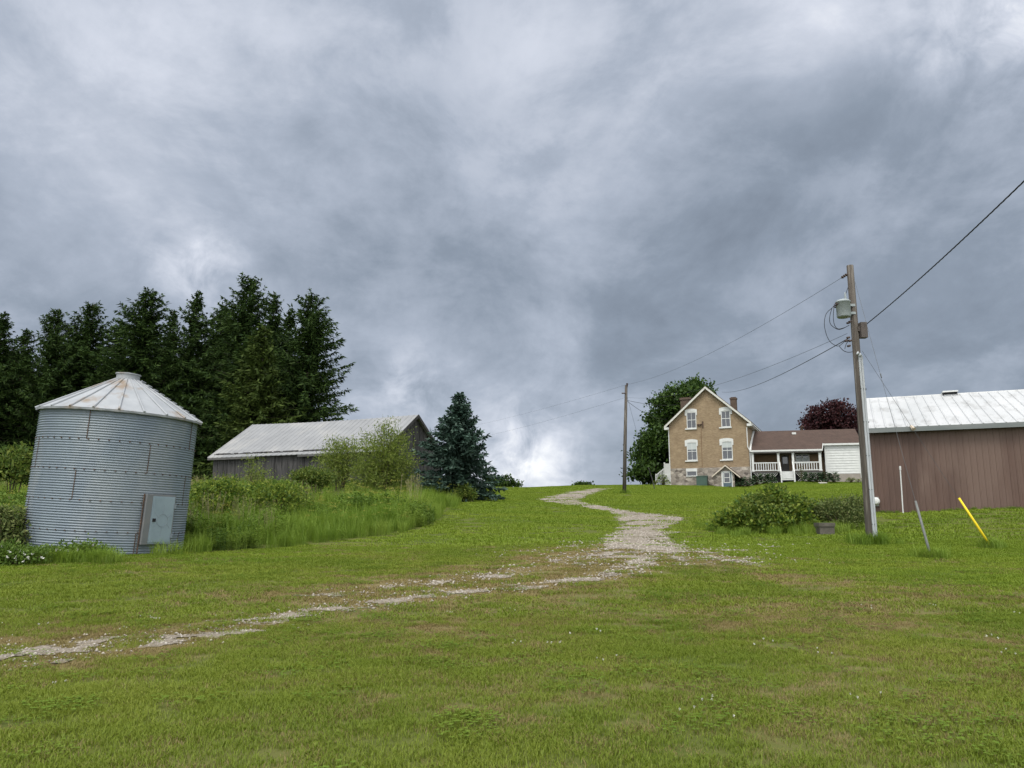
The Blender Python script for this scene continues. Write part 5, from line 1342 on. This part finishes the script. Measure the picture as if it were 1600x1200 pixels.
def crown(lobes, n_clump, per, leaf, seed, spread=.55, up=.25, shell=.55):
    """leaves in clumps through several lobes (centre, radii)"""
    r = np.random.RandomState(seed); Q = []
    vol = np.array([a[1][0] * a[1][1] * a[1][2] for a in lobes]) ** .75; cnt = np.maximum((vol / vol.sum() * n_clump).astype(int), 3)
    for (c, rad), k in zip(lobes, cnt):
        d = unit(r.randn(k, 3)); q = (shell + (1 - shell) * r.rand(k)) ** .8; C = np.array(c) + d * np.array(rad) * q[:, None] * (.92 + .2 * r.rand(k, 1))
        m = np.maximum((per * (.5 + r.rand(k))).astype(int), 4); idx = np.repeat(np.arange(k), m)
        P = C[idx] + r.randn(len(idx), 3) * spread * np.array([1, 1, .6]); Q.append(rand_leaves(P, r, leaf[0], leaf[1], up, d[idx] * .5))
    return np.concatenate(Q)


def limbs(mb, lobes, root, r0, seed):
    rn = random.Random(seed)
    for c, rad in lobes:
        c = Vector(c); mid = root.lerp(c, .5) + Vector((rn.uniform(-.2, .2), rn.uniform(-.2, .2), .12 * (c - root).length))
        mb.tube([root, mid, c], [r0, r0 * .6, r0 * .2], 6)
        for k in range(3):
            e = c + Vector((rn.uniform(-1, 1) * rad[0], rn.uniform(-1, 1) * rad[1], rn.uniform(-.3, .9) * rad[2])) * .8; mb.tube([mid.lerp(c, .6), e], [r0 * .35, r0 * .08], 4, cap=False)


def broadleaf(name, label, cat, base, lobes, n, per, leaf, mat, seed, r0, fork, group=None, **k):
    t = thing(name, label, cat, base, 0, group); mb = MB(); mb.tube([Vector((0, 0, -.5)), Vector((0, 0, fork * .5)), Vector((0, 0, fork))], [r0 * 1.2, r0, r0 * .85], 10)
    limbs(mb, lobes, Vector((0, 0, fork)), r0 * .6, seed)
    part('trunk', mb, BARK, t, True); part('crown', quad_mesh('crown', crown(lobes, n, per, leaf, seed, **k)), mat, t)
    return t


def px_lobes(base, D, L):
    """lobes given as pixel centre, pixel radii, depth offset"""
    out = []
    for px, py, rx, ry, dy in L:
        c = at(px, py, D + dy) - Vector(base); s = (D + dy) / FOC; out.append((tuple(c), (rx * s, max(rx, ry) * s * .95, ry * s)))
    return out


# big maple behind the left corner of the house
D = 103; b = at(1062, 760, D); b.z = gz(b.x, D) - .2
lobes = px_lobes(b, D, [(1064, 622, 28, 22, 0), (1040, 648, 26, 24, 2), (1088, 614, 20, 16, 3), (1030, 690, 26, 24, 0), (1060, 680, 34, 34, 4), (1012, 708, 22, 15, 1), (1080, 690, 30, 34, 5), (1005, 735, 22, 11, -1), (1030, 725, 24, 18, 3), (1055, 728, 22, 18, 2), (1018, 742, 20, 8, 0)])
broadleaf('maple_tree', 'large dark green maple behind the left corner of the farmhouse', 'maple', b, lobes, 900, 34, (.42, .32), MAPLE, 200, .38, 2.6, spread=.66)
D = 112; b = at(1297, 745, D); b.z = gz(b.x, D) - .2
lobes = px_lobes(b, D, [(1297, 648, 30, 20, 0), (1275, 660, 18, 13, 1), (1318, 655, 22, 20, 0), (1300, 668, 36, 14, 2), (1262, 667, 12, 6, 0), (1335, 668, 18, 14, 1), (1298, 690, 40, 18, 2)])
broadleaf('red_maple', 'dark purple leaved maple rising behind the porch wing roof', 'maple', b, lobes, 480, 30, (.36, .28), RED, 210, .30, 3.0, spread=.50)


def wispy(name, label, cat, base, D, L, n, mat, seed, leaf, stems, hgt, group=None, per=26, spread=.30):
    """airy shrub: many thin stems from the ground, small narrow leaves along them"""
    lobes = px_lobes(base, D, L); t = thing(name, label, cat, base, 0, group); r = np.random.RandomState(seed); mb = MB(); rn = random.Random(seed)
    for k in range(stems):
        c, rad = lobes[k % len(lobes)]; e = Vector(c) + Vector((rn.uniform(-.8, .8) * rad[0], rn.uniform(-.8, .8) * rad[1], rn.uniform(0, .9) * rad[2])); s = Vector((rn.uniform(-.25, .25), rn.uniform(-.25, .25), -.2))
        m_ = s.lerp(e, .5) + Vector((0, 0, .1 * (e - s).length)); mb.tube([s, m_, e], [.035, .02, .005], 5, cap=False)
    part('stems', mb, TWIG, t); part('leaves', quad_mesh('leaves', crown(lobes, n, per, leaf, seed, spread=spread, up=.15, shell=.35)), mat, t)
    return t


b = ground_at(597, 790); b = at(598, 772, 43); b.z = gz(b.x, b.y)
wispy('willow_shrub', 'tall airy yellow green willow before the right end of the barn', 'willow shrub', b, 43, [(602, 692, 24, 22, 0), (612, 672, 13, 14, 0), (597, 664, 7, 9, 0), (575, 690, 10, 12, 0), (628, 684, 8, 12, 0), (590, 715, 30, 26, -.3), (618, 715, 26, 30, 0), (598, 745, 38, 26, 0), (622, 745, 24, 24, .3), (578, 738, 20, 24, 0)], 430, WILLOW, 220, (.17, .045), 26, 4, per=26)
b = at(530, 765, 46); b.z = gz(b.x, b.y)
wispy('willow_shrub', 'lower rounded yellow green willow in front of the long barn wall', 'willow shrub', b, 46, [(530, 708, 22, 16, 0), (545, 694, 14, 8, 0), (522, 692, 9, 8, 0), (556, 704, 9, 10, 0), (515, 722, 20, 16, 0), (545, 722, 24, 18, 0), (525, 742, 30, 16, 0)], 220, WILLOW, 221, (.17, .045), 18, 3, per=26)
b = at(396, 758, 47); b.z = gz(b.x, b.y)
wispy('willow_sapling', 'slender pale green sapling against the left half of the barn wall', 'sapling', b, 47, [(394, 722, 7, 10, 0), (398, 738, 11, 10, 0), (414, 740, 10, 8, 0), (396, 750, 14, 8, 0)], 45, WILLOW, 222, (.14, .04), 6, 2)
b = at(18, 745, 36); b.z = gz(b.x, b.y)
wispy('elder_bush', 'bright green bush behind the left edge of the grain bin', 'bush', b, 36, [(36, 712, 12, 10, 0), (22, 728, 18, 14, 0), (4, 735, 16, 12, 0), (42, 735, 14, 18, 0)], 95, BUSHY, 223, (.22, .11), 8, 2)
b = at(2, 852, 20.5); b.z = gz(b.x, b.y)
wispy('dogwood_bush', 'olive green shrub crowding the lower left side of the grain bin', 'bush', b, 20.5, [(2, 805, 26, 16, 0), (20, 818, 26, 16, .4), (-20, 820, 30, 30, 0), (10, 840, 38, 20, 0), (30, 838, 18, 16, .3)], 130, DULL, 224, (.12, .055), 14, 1.5, spread=.16)
b = at(735, 780, 45.5); b.z = gz(b.x, b.y)
wispy('dogwood_bush', 'small green bush at the foot of the blue spruce', 'bush', b, 45.5, [(727, 768, 12, 10, 0), (718, 772, 12, 8, 0), (735, 775, 8, 6, 0)], 60, BUSHY, 225, (.15, .07), 6, 1, spread=.18)
for k, (px, py, D, lob, lab) in enumerate([(345, 800, 30, [(330, 768, 30, 16, 0), (362, 764, 28, 15, .5), (345, 785, 40, 16, 0)], 'wide olive bush in the weeds just right of the grain bin'),
                                           (430, 795, 32, [(420, 766, 32, 14, 0), (455, 770, 26, 13, .4), (435, 784, 44, 14, 0)], 'leafy olive bush in the weeds below the sapling'),
                                           (490, 765, 38, [(478, 745, 20, 10, 0), (500, 748, 18, 10, .3)], 'small yellowish bush in the weeds before the middle of the barn wall')]):
    b = at(px, py, D); b.z = gz(b.x, b.y)
    wispy('dogwood_bush', lab, 'bush', b, D, lob, 190, BUSHY if k == 2 else BUSH, 260 + k, (.12, .055), 12, 1.2, spread=.19)
# rose bushes flowering in front of the grain bin
for k, (px, py, lob, seed, lab) in enumerate([(30, 885, [(20, 868, 30, 14, 0), (55, 872, 26, 11, 0), (-5, 872, 26, 16, 0)], 230, 'white flowered low bush at the left edge before the grain bin'),
                                              (120, 878, [(95, 866, 26, 11, 0), (130, 862, 24, 11, 0), (155, 869, 18, 7, 0)], 231, 'white flowered low bush in front of the grain bin wall')]):
    D = 18.6 if k == 0 else 19.4; b = at(px, py, D); b.z = gz(b.x, b.y); t = wispy('rose_bush', lab, 'rose bush', b, D, lob, 110, WEEDK, seed, (.085, .045), 12, .8, group='flowering bushes by the grain bin', spread=.13)
    r = np.random.RandomState(seed); lo = px_lobes(b, D, lob); P = np.concatenate([np.array(c) + unit(r.randn(9, 3) + np.array([0, -1.2, .2])) * np.array(q) * 1.04 for c, q in lo]); P = P[P[:, 2] > .1]
    part('flowers', quad_mesh('flowers', np.concatenate([rand_leaves(np.repeat(P + .02 * r.randn(*P.shape), 5, 0), r, .05, .045, .2)])), WHITEFL, t)
# the two bushes between lawn and pole
D = 29.5; b = at(1195, 828, D); b.z = gz(b.x, b.y)
wispy('mock_orange_bush', 'big mounded leafy bush left of the concrete block', 'bush', b, D, [(1205, 790, 34, 24, 0), (1222, 782, 20, 12, 0), (1170, 802, 34, 22, 0), (1240, 802, 30, 22, .2), (1140, 814, 24, 14, 0), (1190, 815, 40, 16, -.4), (1250, 818, 26, 13, 0), (1205, 775, 8, 8, 0)], 430, BUSH, 240, (.15, .085), 26, 1.5, spread=.135, per=36)
t = [o for o in COL.objects if o.name.startswith('mock_orange')][0]; part('lit_tops', quad_mesh('lit_tops', crown(px_lobes(b, D, [(1215, 772, 14, 10, 0), (1180, 783, 22, 10, 0), (1242, 786, 18, 10, 0), (1150, 800, 18, 7, 0), (1205, 764, 6, 6, 0), (1195, 795, 40, 20, -.5)]), 130, 24, (.13, .07), 246, spread=.14)), BUSHY, t)  # yellow-green leaf colour on the upper lobes stands for the lit bush tops
D = 29.3; b = at(1315, 832, D); b.z = gz(b.x, b.y)
wispy('lilac_bush', 'paler tangled bush between the concrete block and the near pole', 'bush', b, D, [(1310, 795, 26, 14, .5), (1285, 797, 20, 12, .5), (1335, 790, 12, 18, .6), (1325, 815, 22, 18, .1), (1295, 808, 24, 14, .8), (1275, 806, 16, 12, .5), (1320, 828, 20, 8, 0), (1340, 815, 10, 20, .3)], 460, DULL, 241, (.10, .045), 22, 1.5, spread=.16, per=30)
# distant trees on the crest
for px, py, L, seed, lab in [(795, 760, [(793, 752, 12, 7, 0), (805, 756, 10, 5, 0), (783, 755, 10, 7, 0)], 250, 'far dark shrub on the crest right of the blue spruce'),
                             (772, 762, [(765, 750, 8, 8, 0), (775, 756, 9, 7, 0)], 252, 'far dark shrub on the crest touching the blue spruce'),
                             (912, 760, [(906, 759, 6, 3.4, 0), (918, 759, 6, 3.4, 0)], 251, 'tiny far shrub on the crest above the drive bend')]:
    D = 120; b = at(px, py + 4, D); b.z = gz(b.x, b.y)
    broadleaf('far_shrub', lab, 'shrub', b, px_lobes(b, D, L), 60, 18, (.34, .26), MAPLE, seed, .08, .5, spread=.3, group='shrubs on the far crest')


# ------------------------------------------------------------------ hostas and border plants by the house
def hosta(seed, n=70, rad=.6, h=.55, leaf=(.42, .24), mat=HOSTA):
    r = np.random.RandomState(seed); a = r.rand(n) * 6.283; e = .15 + .85 * r.rand(n); q = rad * .6 * e
    P = np.stack([np.cos(a) * q, np.sin(a) * q, h * (1.05 - .75 * e ** 2) * (.7 + .4 * r.rand(n))], 1)
    D = unit(np.stack([np.cos(a + .3 * r.randn(n)), np.sin(a + .3 * r.randn(n)), .25 - .6 * e], 1)); U = unit(np.cross(D, np.array([0, 0, 1.]) + .25 * r.randn(n, 3)))
    st = MB()
    for k in range(0, n, 3): st.tube([Vector((0, 0, -.05)), Vector(P[k]) * .6 + Vector((0, 0, .1)), Vector(P[k])], [.012, .01, .006], 4, cap=False)
    return st, leaf_quads(P, D, U, leaf[0] * (.7 + .5 * r.rand(n)), leaf[1] * (.8 + .4 * r.rand(n)), .1)


def put_hosta(px, py, rad, h, seed, label, n=80, leaf=(.42, .24), mat=HOSTA, cat='hosta', name='hosta', D=None):
    D = D or 88 - (px - 1173) / FOC * 87 * .25 - .5 - rad * .6; p = at(px, py, D); p.z = gz(p.x, p.y)
    st, Q = hosta(seed, n, rad, h, leaf); t = thing(name, label, cat, p, 0, 'border plants along the farmhouse'); part('stems', st, TWIG, t); part('leaves', quad_mesh('leaves', Q), mat, t)


for k, (px, py, rad, h, lab) in enumerate([(1157, 760.5, .95, .9, 'lowest leftmost hosta beside the cellar entry'), (1168, 757, 1.0, 1.0, 'broad hosta second from the cellar entry'), (1183, 754, .9, 1.0, 'hosta under the left porch bay'),
                                           (1195, 752, .95, 1.0, 'hosta just left of the porch steps'), (1205, 751.5, .7, .9, 'narrow hosta touching the porch steps'),
                                           (1264, 752, .85, 1.0, 'first hosta to the right of the lattice'), (1276, 752.5, .95, 1.05, 'hosta under the right porch bay'), (1291, 752, .95, 1.05, 'hosta at the left corner of the white siding'), (1303, 752, .9, 1.05, 'hosta under the middle of the white siding')]):
    put_hosta(px, py, rad, h, 300 + k, lab, 130)
put_hosta(1330, 752, .9, .6, 320, 'low yellowish plant under the right end of the siding', 150, (.2, .09), BUSHY, 'plant', 'border_plant')
put_hosta(1341, 753, .5, .4, 322, 'small green plant by the siding corner board', 80, (.2, .09), BUSH, 'plant', 'border_plant')
put_hosta(1253, 752.5, .3, 1.6, 321, 'tall slim plant in front of the porch lattice', 90, (.3, .05), DULL, 'plant', 'border_plant')
put_hosta(1036, 757.5, 1.25, 1.15, 323, 'rounded bush at the left corner of the stone foundation', 260, (.26, .14), BUSH, 'bush', 'foundation_bush', 91)
put_hosta(1024, 758.5, .5, .5, 324, 'small bush at the foot of the white side stairs', 90, (.2, .12), BUSH, 'bush', 'foundation_bush', 91)
put_hosta(1140, 760, .4, .25, 325, 'small tuft of leaves at the cellar door sill', 40, (.15, .06), BUSH, 'plant', 'border_plant', 84.5)

# ------------------------------------------------------------------ tall weeds
def leafy_stems(n, rad, h, leaf, seed, per=12, droop=.1):
    r = np.random.RandomState(seed); Q = []
    for k in range(n):
        a = r.rand() * 6.28; q = rad * math.sqrt(r.rand()); H = h * (.6 + .5 * r.rand()); ln = r.randn(2) * .12 * H
        f = (np.arange(per) + r.rand(per)) / per; f = .12 + .88 * f
        P = np.stack([q * np.cos(a) + ln[0] * f, q * np.sin(a) + ln[1] * f, H * f], 1); b = r.rand(per) * 6.28
        D = unit(np.stack([np.cos(b), np.sin(b), .35 - droop + .4 * (f - .5)], 1)); U = unit(np.cross(D, np.array([0, 0, 1.]) + .3 * r.randn(per, 3)))
        Q.append(leaf_quads(P, D, U, leaf[0] * (.6 + .7 * r.rand(per)) * (1.15 - .5 * f), leaf[1] * (.7 + .6 * r.rand(per)), .06))
        s = np.array([-.01, 0, 0]); b0 = np.array([q * np.cos(a), q * np.sin(a), -.05]); t0 = b0 + np.array([ln[0], ln[1], H]); Q.append(np.array([[b0 + s, b0 - s, t0 - s * .5, t0 + s * .5]]))
    return np.concatenate(Q)


def seed_heads(n, rad, h, seed):
    r = np.random.RandomState(seed); Q = []
    for k in range(n):
        a = r.rand() * 6.28; q = rad * math.sqrt(r.rand()); H = h * (.7 + .4 * r.rand()); ln = r.randn(2) * .15; b = np.array([q * np.cos(a), q * np.sin(a), 0]); t = b + np.array([ln[0], ln[1], H]); s = np.array([.005, 0, 0])
        Q.append(np.array([[b - s, b + s, t + s, t - s]])); P = np.repeat(t[None], 9, 0) + np.stack([.012 * r.randn(9), .012 * r.randn(9), -.16 * r.rand(9)], 1); Q.append(rand_leaves(P, r, .05, .016, .9))
    return np.concatenate(Q)


def umbels(n, rad, h, seed):
    r = np.random.RandomState(seed); Q = []
    for k in range(n):
        a = r.rand() * 6.28; q = rad * math.sqrt(r.rand()); H = h * (.75 + .35 * r.rand()); t = np.array([q * np.cos(a), q * np.sin(a), H]); P = t + np.stack([.06 * r.randn(16), .06 * r.randn(16), .012 * r.randn(16)], 1); Q.append(rand_leaves(P, r, .03, .03, 1.5))
    return np.concatenate(Q)


S_grass = [tuft('weed_grass', WEEDG, n=85, rad=.32, h=1.15, w=.014, seed=60 + i, lean=.35, curl=.30, square=False, hvar=.55) for i in range(3)]
S_leaf = [source('weed_leafy', quad_mesh('weed_leafy', leafy_stems(22, .36, .95, (.15, .042), 70 + i, 16)), WEEDL) for i in range(3)]
S_broad = [source('weed_broad', quad_mesh('weed_broad', leafy_stems(18, .42, 1.0, (.17, .085), 75 + i, 13)), WEEDK) for i in range(3)]
S_seed = [source('weed_seed', quad_mesh('weed_seed', seed_heads(22, .45, 1.35, 80 + i)), WEEDD) for i in range(2)]
S_umb = [source('weed_umbel', quad_mesh('weed_umbel', umbels(4, .4, 1.15, 85 + i)), UMBEL) for i in range(2)]
S_skirt = [tuft('skirt_grass', WEEDG, n=70, rad=.25, h=.55, w=.012, seed=90 + i, lean=.6, curl=.5, square=False, hvar=.5) for i in range(2)]


def plant_weeds():
    r = np.random.RandomState(77); n = 15000; y = 19 + 50 * r.rand(n) ** 1.25; x = -62 + 60 * r.rand(n); ok = weedy(x, y) & (x > -.74 * y - 6)
    for f in KEEP_OFF: ok &= ~f(x, y)
    x, y = x[ok], y[ok]; z = on_mesh(x, y); n = len(x)
    e, _ = poly_dist(x, y, WEEDS[:12]); edge = np.clip(e / 1.6, .25, 1)
    kind = fbm(x, y, 4.5, 61); k2 = fbm(x, y, 3.0, 71); u = r.rand(n); rot = r.rand(n) * 6.28; s = (.75 + .5 * r.rand(n)) * (.5 + .5 * edge) * (.62 + .5 * fbm(x, y, 3.5, 81)) * np.where(y > 38, .78, 1.0)
    # cattail-like grass towards the spruce
    right = np.clip((x + 9) / 3, 0, 1) * np.clip((y - 30) / 6, 0, 1); s = s * (1 + .35 * right)
    P = np.stack([x, y, z], 1)
    kind = kind - .22 * np.clip(1 - e / 3.5, 0, 1)
    a = (kind + (u - .5) * .25 < .50) | (u < right); b = ~a & (kind + (u - .5) * .3 < .57); c = ~a & ~b
    for nm, mask, src, lab in (('tall_grass', a, S_grass, 'tall green grass of the overgrown bank before the barn'), ('leafy_weeds', b, S_leaf, 'narrow leaved tall weeds mixed through the overgrown bank'), ('broad_weeds', c, S_broad, 'dark broad leaved weeds in clumps on the overgrown bank')):
        tag(scatter(nm, P[mask], rot[mask], s[mask], src, 5), lab, 'weeds', kind='stuff')
    m = (u < .08) & (k2 > .54) & (edge > .8); tag(scatter('seed_grass', P[m], rot[m], s[m] * 1.05, S_seed, 6), 'tan seed heads standing above the weeds', 'weeds', kind='stuff')
    m = (u > .86) & (k2 < .52); tag(scatter('yellow_umbels', P[m], rot[m], s[m] * 1.1, S_umb, 7), 'yellow flower umbels dotted over the weeds', 'flowers', kind='stuff')
    # fringes left unmown round posts, bins and bushes
    X = []; Y = []
    bb = at(164, 858, 22.4)
    for k in range(150):
        a_ = r.rand() * 6.28; q = 2.42 + .35 * r.rand(); px_, py_ = bb.x + q * math.cos(a_), bb.y + q * math.sin(a_)
        if math.sin(a_) < -.2 and px_ > bb.x - .4 and r.rand() < .8: continue
        X.append(px_); Y.append(py_)
    fr = [(np.array(X), np.array(Y), .55 + .5 * r.rand(len(X)))]
    for (cx, cy, q, k, sc) in [(pb.x, pb.y, .34, 30, .85), (ground_at(1455, 872).x, ground_at(1455, 872).y, .22, 12, .7), (ground_at(1550, 857).x, ground_at(1550, 857).y, .2, 12, .7), (fb.x, fb.y, .3, 14, .8)]:
        fr.append((cx + q * r.randn(k) * .8, cy + q * r.randn(k) * .6, sc * (.6 + .6 * r.rand(k))))
    for (px0, px1, py, D, k) in [(1118, 1345, 829, 29.0, 120)]:
        q = r.rand(k); p0, p1 = at(px0, py, D), at(px1, py, D); fr.append((p0.x + (p1.x - p0.x) * q, D + .8 * r.randn(k), .45 + .5 * r.rand(k)))
    q = r.rand(120); p0, p1 = at(-60, 890, 18.2), at(178, 880, 18.8); fr.append((p0.x + (p1.x - p0.x) * q, 18.6 + .6 * r.rand(120), .4 + .5 * r.rand(120)))
    c_, s_ = math.cos(R(24)), math.sin(R(24)); q = r.rand(170) * 15; o = SHED.location; fr.append((o.x + q * c_ - .12 * s_, o.y - q * s_ - .12 * c_, .16 + .2 * r.rand(170)))
    x, y, s = (np.concatenate(v) for v in zip(*fr)); tag(scatter('unmown_fringe', np.stack([x, y, on_mesh(x, y)], 1), r.rand(len(x)) * 6.28, s, S_skirt, 8), 'longer unmown grass round the poles, bushes and walls', 'grass', kind='stuff')


plant_weeds()
plant_lawn()
